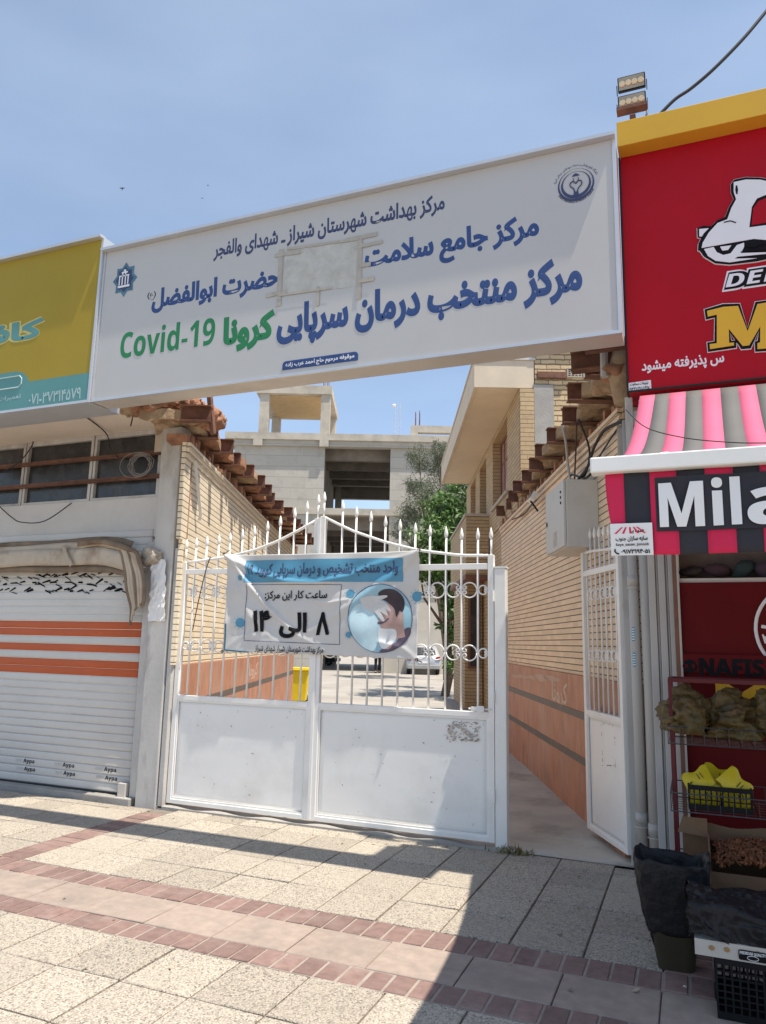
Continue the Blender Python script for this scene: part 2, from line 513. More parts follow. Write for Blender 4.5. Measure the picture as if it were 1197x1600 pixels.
def glyphs(t, bold=.02, fa=True, style='bold'):
    c = bpy.data.curves.new('t', 'FONT')
    c.body = shape(t) if fa else fancy(t, style)
    c.size = 1
    c.bevel_depth = bold
    c.bevel_resolution = 0
    c.resolution_u = 6
    o = bpy.data.objects.new('t', c)
    C.objects.link(o)
    dg = bpy.context.evaluated_depsgraph_get()
    me = bpy.data.meshes.new_from_object(o.evaluated_get(dg))
    bpy.data.objects.remove(o)
    bpy.data.curves.remove(c)
    return me
def lettering(t, to, box, mat, parent, bold=.02, fa=True, name='lettering', slant=0, cuts=0, style='bold'):
    """text fitted to box (x0,x1,z0,z1) in the plane; to(x,z,d) gives the point d in front of the surface"""
    me = glyphs(t, bold, fa, style)
    bm = bmesh.new()
    bm.from_mesh(me)
    bpy.data.meshes.remove(me)
    for f in bm.faces: f.smooth = False
    bmesh.ops.delete(bm, geom=[f for f in bm.faces if f.calc_center_median().z < -1e-5 and bold > 0], context='FACES')
    bmesh.ops.remove_doubles(bm, verts=bm.verts, dist=1e-5)
    if cuts:
        for _ in range(cuts+2+(cuts > 1)):
            bmesh.ops.triangulate(bm, faces=bm.faces)
            bmesh.ops.subdivide_edges(bm, edges=[e for e in bm.edges if e.calc_length() > (.16 if cuts < 2 else .05)], cuts=1)
        bmesh.ops.triangulate(bm, faces=bm.faces)
    xs = [v.co.x for v in bm.verts]
    ys = [v.co.y for v in bm.verts]
    x0, x1, y0, y1 = min(xs), max(xs), min(ys), max(ys)
    seen, k = {}, 0
    for v in bm.verts:
        if v in seen: continue
        st_ = [v]
        seen[v] = k
        while st_:
            q = st_.pop()
            for e in q.link_edges:
                w = e.other_vert(q)
                if w not in seen:
                    seen[w] = k
                    st_.append(w)
        k += 1
    bx0, bx1, bz0, bz1 = box
    off = wloc(parent)
    hb = max(bold, 1e-4)
    for v in bm.verts:
        fx, fy = (v.co.x-x0)/(x1-x0), (v.co.y-y0)/(y1-y0)
        x = bx0+(bx1-bx0)*fx+slant*(bz1-bz0)*(fy-.5)
        v.co = V(to(x, bz0+(bz1-bz0)*fy, .0006+.0004*(v.co.z/hb)+.0004*(seen[v] % 7)/2))-off
    me = bpy.data.meshes.new(name)
    bm.to_mesh(me)
    bm.free()
    me.materials.append(mat)
    o = bpy.data.objects.new(name, me)
    C.objects.link(o)
    o.parent = parent
    return o
def on(Y): return lambda x, z, d: (x, Y-d, z)
def pxbox(xl, xr, top, bot, Y):
    """box on the plane y=Y from the left and right pixel columns and a pixel on the top and the bottom line"""
    zt, zb = P(*top, Y).z, P(*bot, Y).z
    ym = (top[1]+bot[1])/2
    return (P(xl, bot[1], Y).x, P(xr, top[1], Y).x, zb, zt)
def pxpoly(pts, Y, k=1.0, ox=0, oy=0):
    return [(lambda p: (p.x, p.z))(P(ox+a/k, oy+b/k, Y)) for a, b in pts]
def decal(mb, poly, Y, lift=.002, t=.002): return mb.prism(poly, Y-lift-t, Y-lift)
def ell(cx, cz, rx, rz, n=28, a0=0, a1=2*math.pi):
    return [(cx+rx*math.cos(a0+(a1-a0)*i/n), cz+rz*math.sin(a0+(a1-a0)*i/n)) for i in range(n)]
from mathutils import noise as mnoise
def lumpy(name, mat, parent, c, size, n=3, amp=.25, seed=0, flat=0.0, crumple=0.0):
    """an irregular lump around c"""
    rnd = random.Random(seed)
    bm = bmesh.new()
    bmesh.ops.create_icosphere(bm, subdivisions=n, radius=1)
    ph = [V((rnd.uniform(-1, 1), rnd.uniform(-1, 1), rnd.uniform(-1, 1)))*rnd.uniform(2, 5) for _ in range(7)]
    po = [rnd.uniform(0, 6) for _ in range(7)]
    off = wloc(parent)
    for v in bm.verts:
        d = 1+amp*sum(math.sin(p.dot(v.co)+q) for p, q in zip(ph, po))/3.2
        if crumple:
            w = v.co*2.2+V((seed*3.1, seed, 0))
            d += crumple*(1-2.2*abs(mnoise.noise(w)))+crumple*.5*(1-2.2*abs(mnoise.noise(w*2.3)))
        q = v.co*d
        if flat and q.z < -flat: q.z = -flat
        v.co = V((q.x*size[0], q.y*size[1], q.z*size[2]))+V(c)-off
    me = bpy.data.meshes.new(name)
    for f in bm.faces: f.smooth = True
    bm.to_mesh(me)
    bm.free()
    me.materials.append(mat)
    o = bpy.data.objects.new(name, me)
    C.objects.link(o)
    if parent is not None: o.parent = parent
    return o
# ================================================================= the ground
g = MB().add([(-400,-200,-.034),(400,-200,-.034),(400,600,-.034),(-400,600,-.034)], [(0,1,2,3)]).build('ground', M['court'])
struct(g, 'pale bare ground reaching to the horizon', 'ground')
# pavement: slabs, brick bands and pink slabs, each a real piece with a joint round it
pave = thing('pavement', 'washed pebble slab pavement with bands of red brick in front of the gate', 'pavement')
pave['kind'] = 'structure'
MB().box(-16, 9, -3, 5.95, -.03, -.012).build('joint_bed', M['joint'], pave)
slab, pinks, bricks = MB(), MB(), MB()
pale = MB()
def tile(mb, x0, x1, y0, y1, gap=.006, lift=.003):
    z = R(-.0015, lift)
    a, b = R(-.003, .003), R(-.003, .003)
    e = .004
    x0, x1, y0, y1 = x0+gap/2, x1-gap/2, y0+gap/2, y1-gap/2
    mb.add([(x0,y0,-.02),(x1,y0,-.02),(x1,y1,-.02),(x0,y1,-.02),
            (x0,y0,z-e),(x1,y0,z-e+a),(x1,y1,z-e+b),(x0,y1,z-e),
            (x0+e,y0+e,z),(x1-e,y0+e,z+a),(x1-e,y1-e,z+b),(x0+e,y1-e,z)],
           [(0,1,5,4),(1,2,6,5),(2,3,7,6),(3,0,4,7),(4,5,9,8),(5,6,10,9),(6,7,11,10),(7,4,8,11),(8,9,10,11)])
bands = [(-9.1, -8.86), (-4.65, -4.41), (-.2, .03), (4.25, 4.49)]
def rows(y0, y1, n): return [(y0+(y1-y0)*i/n, y0+(y1-y0)*(i+1)/n) for i in range(n)]
zones = [('b', .02, .22), ('t',)+(.22, 1.36), ('t',)+(1.36, 3.42), ('b', 3.42, 3.61), ('p', 3.61, 3.975), ('b', 3.975, 4.2), ('t', 4.2, 5.74)]
for (b0, b1), (c0, c1) in zip(bands, bands[1:]):
    for zn in zones:
        k, y0, y1 = zn
        if k == 't':
            n = round((y1-y0)/.385)
            for ya, yb in rows(y0, y1, n):
                for xa, xb in rows(b1, c0, 11): tile(slab, xa, xb, ya, yb, .0105)
            pale.box(b0, b1, y0, y1, -.0119, -.004)
            for ya, yb in rows(y0, y1, round((y1-y0)/.115)): tile(bricks, b0, b1, ya, yb, .012, .004)
        elif k == 'b':
            pale.box(b0, c0, y0, y1, -.0119, -.004)
            for xa, xb in rows(b0, c0, 38): tile(bricks, xa, xb, y0, y1, .013, .004)
        else:
            for xa, xb in rows(b0, c0, 10): tile(pinks, xa, xb, y0, y1, .006)
for xa, xb in rows(-4.41, -.2, 11): tile(slab, xa, xb, 5.74, 5.96 if xa < -.9 else 5.9, .007)
for xa, xb in rows(-9, -4.65, 11): tile(slab, xa, xb, 5.74, 5.86, .007)
for xa, xb in rows(.03, 4.4, 11): tile(slab, xa, xb, 5.74, 6.1, .007)
pale.build('pale_mortar', M['joint_pale'], pave)
slab.build('pebble_slabs', M['pebble'], pave)['kind'] = 'stuff'
pinks.build('pink_slabs', M['pink'], pave)['kind'] = 'stuff'
bricks.build('brick_bands', M['rbrick'], pave)['kind'] = 'stuff'
# alley lane and courtyard floor
def lane_fn(u, v):
    s, n = 5.55+v*11, -2.2+u*4.3
    p = A(s, n)
    return V((p.x, max(p.y, 5.97), .008*math.sin(n*2.1+s)+.004*math.sin(s*7+n*3)-.004))
al = MB().grid(lane_fn, 30, 60).build('alley_floor', M['lane'], smooth=True)
struct(al, 'rough worn concrete floor of the alley behind the gate', 'alley floor')
ct = MB(AF).box(-22, 16, 16.2, 60, -.03, .012).build('courtyard_floor', M['court'])
struct(ct, 'sunlit concrete courtyard floor beyond the alley', 'courtyard')
th = MB().grid(lambda u, v: (-4.66+u*3.35, 5.93+v*.12, .018+.012*math.sin(u*40)*math.sin(v*3)), 50, 3, (0, 0, -.03)).build('gate_threshold', M['concrete'])
struct(th, 'low cement threshold under the closed gate', 'threshold')

# ================================================================= left alley wall
def stubs(parent, n_in, n_end, ss, zb, side, matv):
    """sawn-off roof beams and the broken vault pieces between them; side=+1 juts toward +n"""
    for k, s in enumerate(ss):
        e = n_end(s)+R(-.03, .03)
        b = MB(AF)
        h, f, t = .155, .05, .009
        n_b = n_in if side < 0 or s > 8.2 else -2.02
        lo, hi = min(n_b, e), max(n_b, e)
        b.box(lo, hi, s-.004, s+.004, zb+t, zb+h-t)
        b.box(lo, hi, s-f, s+f, zb, zb+t).box(lo, hi, s-f, s+f, zb+h-t, zb+h)
        b.build('beam_stub', M['rust'], parent)
    for s0, s1 in zip(ss, ss[1:]):
        rnd = random.Random(int(s0*100))
        w = [rnd.uniform(.25, .8) for _ in range(9)]
        def fn(u, v, s0=s0, s1=s1, w=w):
            s = s0+.006+(s1-s0-.012)*u
            edge = n_end(s)-side*(.05+.16*w[int(u*7.99)])
            n = n_in-side*.1+(edge-n_in+side*.1)*v
            arch = zb+.02+.085*math.sin(math.pi*u)
            return A(s, n, arch+.012*math.sin(u*23+v*9+s0*5)+.01*math.sin(v*31+u*11))
        MB().grid(fn, 14, 7, (0, 0, .1)).build('vault_fragment', M['vault'] if side < 0 else M['redearth'] if rnd.random() < .6 else M['vault'], parent)

lw = thing('brick_wall', 'sunlit cream brick alley wall with red marble base and rusty beam ends, left of the gate', 'wall', A(7.2, -2.0))
NL = -2.02
MB(AF).box(NL-.04, NL, 7.2, 16.2, 1.3, 2.5).box(NL-.04, NL, 7.1, 16.2, 2.5, 3.46).build('brickwork', M['brick_l'], lw)
MB(AF).box(NL-.19, NL+.025, 7.34, 16.22, .2, .86).box(NL-.19, NL+.025, 7.34, 16.22, .93, 1.297).box(NL-.19, NL+.025, 7.34, 16.22, -.03, .13).build('marble_base', M['marble'], lw)
MB(AF).box(NL-.18, NL+.028, 7.34, 16.22, .862, .928).box(NL-.18, NL+.028, 7.34, 16.22, .132, .198).build('stone_stripe', M['marble_stripe'], lw)
mo = MB(AF)
for i, (dz, dn) in enumerate(((3.30, .012), (3.355, .026), (3.41, .04))): mo.box(NL+.001, NL+dn, 7.11, 16.15, dz, dz+.05)
mo.build('corbel_course', M['brick_l'], lw)
stubs(lw, NL-.3, lambda s: -1.79+.022*(s-6.7)+.03*math.sin(s*2.1), [6.84+.6*i for i in range(16)], 3.59, +1, None)
rb = MB(AF)
for i in range(60):
    s = 7.05+i*.152+R(-.05, .05)
    w = R(.05, .12)
    rb.box(NL-.2, NL+.02+R(-.03, .04), s, s+w, 3.463, 3.47+R(.03, .12))
rb.build('broken_mortar_edge', M['redearth'], lw)
lr = MB(AF).box(NL-3.2, NL-.25, 8.9, 16.2, 3.6, 3.86).build('roof', M['concrete'], lw)
MB(AF).bar((NL+.03, 7.35, 3.33), (NL+.05, 7.62, 2.83), .03, .012).bar((NL+.05, 7.62, 2.83), (NL+.03, 7.66, 2.77), .03, .012).build('steel_strap', M['white'], lw)
def onL(n): return lambda x, z, d: A(x, n+d, z)
def on_wall(s_sign, n, sg): return lambda x, z, d: A(s_sign*x, n+sg*d, z)
lettering('کرونا', on_wall(1, NL+.025, 1), (11.0, 11.75, .97, 1.22), M['stencil'], lw, .012, name='graffiti', cuts=0)

# ================================================================= right alley wall
NR = 1.857
rw = thing('brick_wall', 'shaded tan brick alley wall with red marble base and cut roof beams, right of the gate', 'wall', A(7.2, NR))
MB(AF).box(NR, NR+.34, 5.76, 12.25, 1.285, 3.46).build('brickwork', M['brick_r'], rw)
z1 = lambda s: 1.02-.0*s
MB(AF).box(NR-.025, NR+.3, 6.0, 12.27, .545, .885).box(NR-.025, NR+.3, 6.0, 12.27, .955, 1.282).box(NR-.025, NR+.3, 6.0, 12.27, -.03, .475).build('marble_base', M['marble'], rw)
MB(AF).box(NR-.028, NR+.29, 6.0, 12.27, .887, .953).box(NR-.028, NR+.29, 6.0, 12.27, .477, .543).build('stone_stripe', M['marble_stripe'], rw)
mo = MB(AF)
for i, (dz, dn) in enumerate(((3.30, .012), (3.355, .026), (3.41, .04))): mo.box(NR-dn, NR-.001, 5.78, 12.2, dz, dz+.05)
mo.build('corbel_course', M['brick_r'], rw)
stubs(rw, NR+.3, lambda s: 1.5+.036*(s-5.4)+.03*math.sin(s*3), [5.44, 6.02, 6.66, 7.34, 7.97, 8.58, 9.21, 9.84, 10.5, 11.1, 11.7], 3.585, -1, None)
rb = MB(AF)
for i in range(42):
    s = 5.8+i*.155+R(-.05, .05)
    w = R(.05, .12)
    rb.box(NR-.02+R(-.03, .03), NR+.3, s, s+w, 3.463, 3.47+R(.03, .11))
rb.build('broken_mortar_edge', M['redearth'], rw)
MB(AF).box(NR+.16, NR+5, 5.2, 10.3, 3.6, 3.86).build('roof', M['concrete'], rw)
lettering('کرونا', on_wall(-1, NR-.025, -1), (-8.45, -7.75, .9, 1.19), M['stencil'], rw, .012, name='graffiti')
sm = MB()
for k in range(5):
    s0, z0, w, h = 8.0+k*.62, 1.2-k*.02, R(.5, .9), R(.04, .09)
    sm.grid(lambda u, v, s0=s0, z0=z0, w=w, h=h: A(s0+u*w, NR-.0285, z0+(v-.5)*h*math.sin(math.pi*(u*.9+.05))), 10, 1)
sm.build('plaster_smear', pm('thin lime smear', (.52, .36, .28), .8, .1, 9), rw)

# ================================================================= two storey house on the right
def wall_open(mb, n0, n1, s0, s1, za, zb, ops):
    """wall slab along the alley with rectangular openings (s0,s1,z0,z1)"""
    ops = sorted(ops)
    cur = s0
    for a, b, c, d in ops:
        if a > cur: mb.box(n0, n1, cur, a, za, zb)
        if c > za: mb.box(n0, n1, a, b, za, c)
        if d < zb: mb.box(n0, n1, a, b, d, zb)
        cur = b
    if cur < s1: mb.box(n0, n1, cur, s1, za, zb)
h = thing('brick_house', 'two storey tan brick house with wide plaster eaves behind the right alley wall', 'house', A(13, 2.2))
HN = 1.84
ups = [(11.45, 13.1, 3.95, 5.15), (14.0, 15.0, 4.02, 5.12), (15.75, 16.7, 4.02, 5.12)]
hw = MB(AF)
wall_open(hw, HN, HN+.3, 10.36, 17.6, 3.5, 5.235, ups)
hw.box(HN+.02, HN+.3, 12.28, 17.6, 0, 3.498)
hw.box(HN+.3, 8, 17.3, 17.6, 0, 5.235)
hw.build('wall', M['brick_h'], h)
MB(AF).box(2.07, 6, 10.33, 10.6, 3.87, 5.83).build('rough_wall', M['brick_raw'], h)
MB(AF).box(2.05, 2.33, 10.3, 10.36, 3.5, 5.28).build('concrete_column', M['concrete'], h)
MB(AF).box(1.845, 2.045, 10.29, 10.355, 3.5, 5.22).build('finished_corner', M['brick_h'], h)
MB(AF).box(2.1, 2.52, 10.27, 10.329, 5.38, 5.47).build('rusty_lintel', M['rust'], h)
for k in range(2):
    gr = MB(AF)
    n0 = 2.53+k*.235
    gr.box(n0, n0+.22, 10.29, 10.329, 5.4, 5.415).box(n0, n0+.22, 10.29, 10.329, 5.525, 5.54)
    for i in range(5): gr.box(n0+.05*i, n0+.05*i+.018, 10.292, 10.329, 5.417, 5.523)
    for i in range(3): gr.box(n0, n0+.219, 10.295, 10.328, 5.435+i*.03, 5.445+i*.03)
    gr.build('lattice_block', M['conc_warm'], h)
for k, (a, b, c, d) in enumerate(ups):
    w = MB(AF)
    w.box(HN+.14, HN+.19, a, a+.06, c, d).box(HN+.14, HN+.19, b-.06, b, c, d).box(HN+.14, HN+.19, a+.061, b-.061, c, c+.06).box(HN+.14, HN+.19, a+.061, b-.061, d-.06, d)
    nm = 3 if k == 0 else 2
    for i in range(1, nm+1):
        x = a+(b-a)*i/(nm+1)
        w.box(HN+.145, HN+.185, x-.02, x+.02, c+.061, d-.061)
    if k == 0: w.box(HN+.147, HN+.183, a+.061, b-.061, c+.75, c+.79)
    w = w.build('window', M['woodb'], h)
    MB(AF).box(HN+.16, HN+.17, a+.03, b-.03, c+.03, d-.03).build('pane', M['glass_pink'], w)
    MB(AF).box(HN-.04, HN+.13, a-.04, b+.04, c-.05, c-.004).build('sill', M['conc_warm'], w)
ev = MB(AF)
ev.box(1.21, 6, 10.36, 17.0, 5.25, 5.30)
ev.build('eave', M['eaveplaster'], h)
fa = MB(AF)
fa.box(1.19, 1.25, 10.34, 17.02, 5.24, 5.66).box(1.251, 2.06, 10.34, 10.4, 5.24, 5.66).box(1.251, 6, 16.96, 17.02, 5.24, 5.66)
fa.build('fascia', pm('stone fascia', (.64, .54, .41), .8, .08, 3), h)
MB(AF).box(1.17, 2.08, 10.32, 17.04, 5.662, 5.69).box(2.08, 6, 10.62, 17.04, 5.662, 5.69).build('roof_sheet', M['alu_dull'], h)
MB(AF).box(2.05, 6, 10.28, 10.62, 5.832, 5.86).build('wall_cap', M['concrete'], h)
# projecting bay over the courtyard
MB(AF).box(1.42, HN-.002, 13.65, 17.0, 2.82, 3.9).build('bay', M['brick_h'], h)
MB(AF).box(1.39, HN-.002, 13.62, 17.03, 3.902, 3.95).build('bay_cap', M['conc_warm'], h)
MB(AF).box(1.41, HN-.002, 13.64, 17.01, 2.74, 2.818).build('bay_soffit', M['woodb'], h)
MB(AF).box(1.5, HN-.002, 14.6, 17.0, .35, 2.738).build('lower_wall', M['brick_h'], h)
lo = MB(AF).box(1.56, 1.6, 14.55, 14.598, 1.1, 2.5).box(1.74, 1.78, 14.55, 14.598, 1.1, 2.5).box(1.601, 1.739, 14.55, 14.598, 2.46, 2.5).box(1.601, 1.739, 14.55, 14.598, 1.1, 1.14).build('window', M['woodb'], h)
MB(AF).box(1.601, 1.739, 14.57, 14.59, 1.141, 2.459).build('pane', M['glass'], lo)
MB(AF).box(1.3, HN+.01, 13.9, 17.0, -.02, .34).build('plinth', M['concrete'], h)

# ================================================================= unfinished concrete building
cb = thing('concrete_building', 'unfinished grey concrete building with open floors across the courtyard', 'building', A(46, -3))
S0, S1 = 40.5, 51.0
fl = MB(AF)
fl.box(-9.3, 9, S0-.35, S1, 12.62, 13.0)
fl.build('roof_slab', M['conc_warm'], cb)
for z in (8.45, 4.3): MB(AF).box(-8.9, 9, S0-.12, S1, z, z+.36).build('floor_slab', M['conc_warm'], cb)
for z0, z1 in ((8.815, 12.3), (4.665, 8.445), (0, 4.295)):
    MB(AF).box(-8.8, -3.72, S0, S0+.3, z0, z1).build('wall_panel', M['conc_rough'], cb)
    MB(AF).box(-.03, 8.8, S0, S0+.3, z0, z1).build('wall_panel', M['conc_rough'], cb)
    for n in (-8.8, -3.8, 4):
        MB(AF).box(n, n+.42, S1-.6, S1-.1, z0, z1).build('column', M['conc_rough'], cb)
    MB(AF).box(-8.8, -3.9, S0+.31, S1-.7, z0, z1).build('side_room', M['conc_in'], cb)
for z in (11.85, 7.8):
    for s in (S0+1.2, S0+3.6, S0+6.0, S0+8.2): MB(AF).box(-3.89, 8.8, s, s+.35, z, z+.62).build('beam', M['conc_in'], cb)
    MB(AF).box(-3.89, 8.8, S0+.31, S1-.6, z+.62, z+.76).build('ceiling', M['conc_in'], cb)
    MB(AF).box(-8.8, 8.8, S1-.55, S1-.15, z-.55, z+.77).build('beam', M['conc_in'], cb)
MB(AF).box(-8.85, 8.8, S0-.2, S0+.3, 12.302, 12.618).build('edge_beam', M['conc_rough'], cb)
for n in (-7.7, -4.0): MB(AF).box(n, n+.5, S0-.37, S0-.2, 12.25, 12.61).build('bracket', M['conc_warm'], cb)
hd = MB(AF).box(-7.75, -3.45, S0+.1, S0+5.2, 15.45, 15.95).build('stair_head_slab', M['conc_warm'], cb)
MB(AF).box(-7.3, -3.9, S0+.5, S0+4.8, 15.42, 15.447).build('plank_ceiling', pm('shuttering boards', (.52, .37, .2), .9, .2, 4, stretch=(1, 6, 1)), hd)
for n in (-7.55, -4.05):
    for s in (S0+.2, S0+4.6):
        MB(AF).box(n, n+.52, s, s+.5, 13.002, 15.448).build('column', M['conc_warm'], cb)
for n0, s0, z0, zz in ((-3.95, S0+.3, 15.95, 1.0), (1.35, S0+.4, 13.6, 1.0), (6.2-2.4, S0+.4, 13.6, .8)):
    for k in range(4):
        q = n0+(k % 2)*.22+(k//2)*.05
        MB(AF).tube([(q, s0+(k//2)*.3, z0), (q+R(-.03, .03), s0+(k//2)*.3, z0+zz*R(.8, 1.2))], .022, 5).build('rebar', M['rust'], cb)
MB(AF).box(1.1, 8.8, S0+.1, S0+.5, 13.3, 13.7).box(1.1, 1.5, S0+.1, S0+.5, 13.002, 13.299).box(3.5, 3.9, S0+.1, S0+.5, 13.002, 13.299).box(6, 6.4, S0+.1, S0+.5, 13.002, 13.299).build('parapet', M['conc_warm'], cb)
# lattice mast behind its roof
mast = thing('antenna_mast', 'thin lattice antenna mast rising from the concrete roof', 'mast', A(44, .35, 13))
mm = MB(AF)
for n in (.2, .52): mm.tube([(n, 44, 13.0), (n, 44, 16.1)], .02, 5)
for i in range(10): mm.tube([(.2, 44, 13.1+.3*i), (.52, 44, 13.25+.3*i)], .01, 4).tube([(.52, 44, 13.25+.3*i), (.2, 44, 13.4+.3*i)], .01, 4)
mm.build('lattice', M['alu'], mast)
MB(AF).lathe([(.0, -.12), (.09, -.08), (.12, 0), (.09, .08), (.0, .12)], (.12, 44, 15.95), 10).build('dish', M['white'], mast)
# garden wall behind the cars
gw = thing('garden_wall', 'pale rendered garden wall behind the parked silver car', 'wall', A(39.2, 2))
MB(AF).box(-.2, 6.5, 39.0, 39.4, 0, 3.9).build('render', pm('pale render', (.5, .45, .38), .9, .08, 2, (.4, .36, .3), .6, .8), gw)
MB(AF).box(-.25, 6.55, 38.95, 39.45, 3.902, 4.0).build('coping', M['conc_warm'], gw)

# ================================================================= trees
def tree(name, label, base, tips, mat, nleaf, rad, lsize, trunk=.16, seed=1, droop=0.0, slim=.45):
    rnd = random.Random(seed)
    t = thing(name, label, 'tree', base, 'trees in the courtyard')
    b = MB()
    top = sum((V(q) for q in tips), V())/len(tips)
    mid = V(base)*.45+top*.55
    b.tube([V(base)-V((0, 0, .1)), V(base)*.7+mid*.3+V((.1, .05, 0)), mid, top], [trunk, trunk*.8, trunk*.5, trunk*.2], 8)
    for q, rr in zip(tips, rad):
        q = V(q)
        k = mid.lerp(q, .5)+V((rnd.uniform(-.3, .3), rnd.uniform(-.3, .3), -.25))
        b.tube([mid.lerp(V(base), rnd.uniform(0, .3)), k, q], [trunk*.4, trunk*.22, .012], 6)
        for _ in range(7):
            d = V((rnd.gauss(0, 1), rnd.gauss(0, 1), rnd.gauss(0, .8))).normalized()*rr*.8
            b.tube([k.lerp(q, rnd.uniform(.4, 1)), q+d], [.018, .005], 4)
    b.build('trunk', M['bark'], t)
    lv = MB()
    tot = sum(r**2 for r in rad)
    for q, rr in zip(tips, rad):
        q = V(q)
        cl = [q+V((rnd.gauss(0, 1), rnd.gauss(0, 1), rnd.gauss(0, .9))).normalized()*rr*rnd.uniform(.25, 1) for _ in range(int(16+rr*14))]
        for _ in range(int(nleaf*rr**2/tot)):
            c = rnd.choice(cl)+V((rnd.gauss(0, 1), rnd.gauss(0, 1), rnd.gauss(0, 1)))*rr*.16
            a = V((rnd.gauss(0, 1), rnd.gauss(0, 1), rnd.gauss(0, 1)-droop)).normalized()
            e = a.orthogonal().normalized()
            e = (Matrix.Rotation(rnd.uniform(0, 6.28), 3, a) @ e)
            l = lsize*rnd.uniform(.6, 1.3)
            lv.add([c, c+a*l*.5+e*l*slim*.5, c+a*l, c+a*l*.5-e*l*slim*.5], [(0, 1, 2, 3)])
    cr = lv.build('crown', mat, t)
    return t
tree('pine_tree', 'sparse grey green pine tree in front of the concrete building', A(33, 2.6), [tuple(PS(x, y, s)) for x, y, s in ((655, 715, 33), (690, 730, 33.5), (640, 800, 32.5), (668, 785, 32), (625, 830, 32.6), (655, 845, 32.2), (700, 760, 34), (690, 700, 33), (648, 760, 33), (700, 820, 33))], M['needle'], 15000, [.75, .85, .7, .95, .55, .75, .95, .5, .6, .9], .2, .15, 3, .5, .12)
tree('leafy_tree', 'bright green leafy tree beside the brick house over the parked car', A(23, 1.75), [tuple(PS(x, y, s)) for x, y, s in ((700, 830, 22.5), (672, 850, 22), (725, 800, 23), (655, 880, 22.4), (712, 880, 22), (690, 900, 23), (735, 870, 24), (715, 945, 22), (722, 985, 23), (690, 800, 24), (740, 780, 26))], M['leaf'], 11000, [.85, .75, .8, .5, .85, .7, .9, .55, .6, .6, .9], .19, .14, 5, .6, .42)
tree('shrub', 'dark green shrub at the foot of the brick house', A(21.5, 1.55), [tuple(PS(x, y, s)) for x, y, s in ((727, 1015, 21.5), (722, 1040, 21), (715, 1030, 22.5))], M['leaf'], 2600, [.4, .4, .4], .13, .05, 8, .4, .42)

# litter and dry leaves on the paving
lt = MB()
rnd = random.Random(17)
for _ in range(90):
    x, y = rnd.uniform(-5.2, .3), rnd.choice((rnd.uniform(5.5, 5.92), rnd.uniform(3, 5.9), rnd.uniform(2.4, 5.9)))
    a = rnd.uniform(0, 6.28)
    l, w = rnd.uniform(.008, .024), rnd.uniform(.004, .012)
    u, v = V((math.cos(a), math.sin(a), .15))*l, V((-math.sin(a), math.cos(a), 0))*w
    c = V((x, y, .008))
    lt.add([c-u, c+v*.9+V((0, 0, .004)), c+u, c-v], [(0, 1, 2, 3)])
tag(lt.build('dry_leaves', pm('dry leaf scraps', (.3, .25, .17), .9, .4, 30, island=.45), None), 'dry leaf scraps scattered over the pavement slabs', 'dry leaves', kind='stuff')
# ================================================================= shuttered shop on the left
ls = thing('shuttered_shop', 'closed shop with grey roller shutter, three orange stripes and dusty windows above', 'shop', (-6.5, 6.2, 0))
YS = 6.02
MB().box(-4.90, -4.66, 5.92, 6.08, -.03, 3.66).build('pillar', M['oldwhite'], ls, bevel=.012)
MB().box(-4.655, -4.605, 5.99, 6.06, 0, 3.5).build('jamb', M['redearth'], ls)
MB().box(-9.5, -4.9, YS, 6.2, 2.56, 2.972).build('wall', M['whitewash'], ls)
MB().box(-9.5, -4.95, 5.9, 6.4, -.03, .055).build('doorstep', M['concrete'], ls, bevel=.01)
# soffit with a broken plaster edge
sf = [(-9.5, 5.28), (-5.35, 5.28), (-5.12, 5.36), (-5.02, 5.5), (-4.93, 5.56), (-4.86, 5.72), (-4.72, 5.8), (-4.66, 5.95), (-4.7, 6.2), (-9.5, 6.5)]
MB().prism(sf, 3.70, 3.74, lambda a, b, d: (a, b, d)).build('soffit', M['plaster'], ls)
MB().prism([(-9.5, 5.27), (-5.1, 5.27), (-4.9, 5.5), (-4.72, 5.75), (-4.66, 5.95), (-4.9, 6.6), (-9.5, 6.6)], 3.745, 3.9, lambda a, b, d: (a, b, d)).build('roof', M['redearth'], ls)
for k, (x, y, sx) in enumerate(((-5.0, 5.36, .17), (-4.85, 5.5, .16), (-4.7, 5.68, .15), (-4.62, 5.86, .13), (-4.56, 6.02, .12), (-5.15, 5.3, .12), (-4.93, 5.42, .1), (-4.76, 5.6, .1), (-4.6, 5.75, .12), (-4.5, 5.9, .1), (-4.5, 6.15, .12), (-4.42, 5.75, .08))):
    lumpy('vault_fragment', M['redearth'] if k % 3 else M['vault'], ls, (x, y, 3.79), (sx*.9, .13, .085), 4, .25, k, 0, .45)
MB().tube([P(333, 678, 5.75), P(326, 600, 5.75)], .03, 4).build('beam_stub', M['rust'], ls)
# clerestory
for x0, x1 in ((-9.0, -7.95), (-7.87, -6.92), (-6.84, -5.93), (-5.85, -5.02)):
    w = MB()
    w.box(x0-.03, x0+.0, 6.03, 6.1, 2.975, 3.698).box(x1, x1+.035, 6.03, 6.1, 2.975, 3.698).box(x0+.001, x1-.001, 6.03, 6.1, 3.65, 3.698).box(x0+.001, x1-.001, 6.03, 6.1, 2.975, 3.0)
    w = w.build('window', M['oldwhite'], ls)
    MB().box(x0, x1, 6.07, 6.08, 3.0, 3.65).build('pane', M['glass'], w)
for z in (3.42, 3.17):
    MB().box(-9.2, -4.91, 5.99, 6.028, z, z+.035).box(-9.2, -4.91, 5.965, 6.027, z-.007, z-.001).build('rail', M['rust'], ls)
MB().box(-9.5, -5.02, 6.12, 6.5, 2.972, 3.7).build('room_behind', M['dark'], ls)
MB().box(-5.03, -4.91, 5.975, 6.02, 3.43, 3.68).build('fuse_board', M['canvas'], ls)
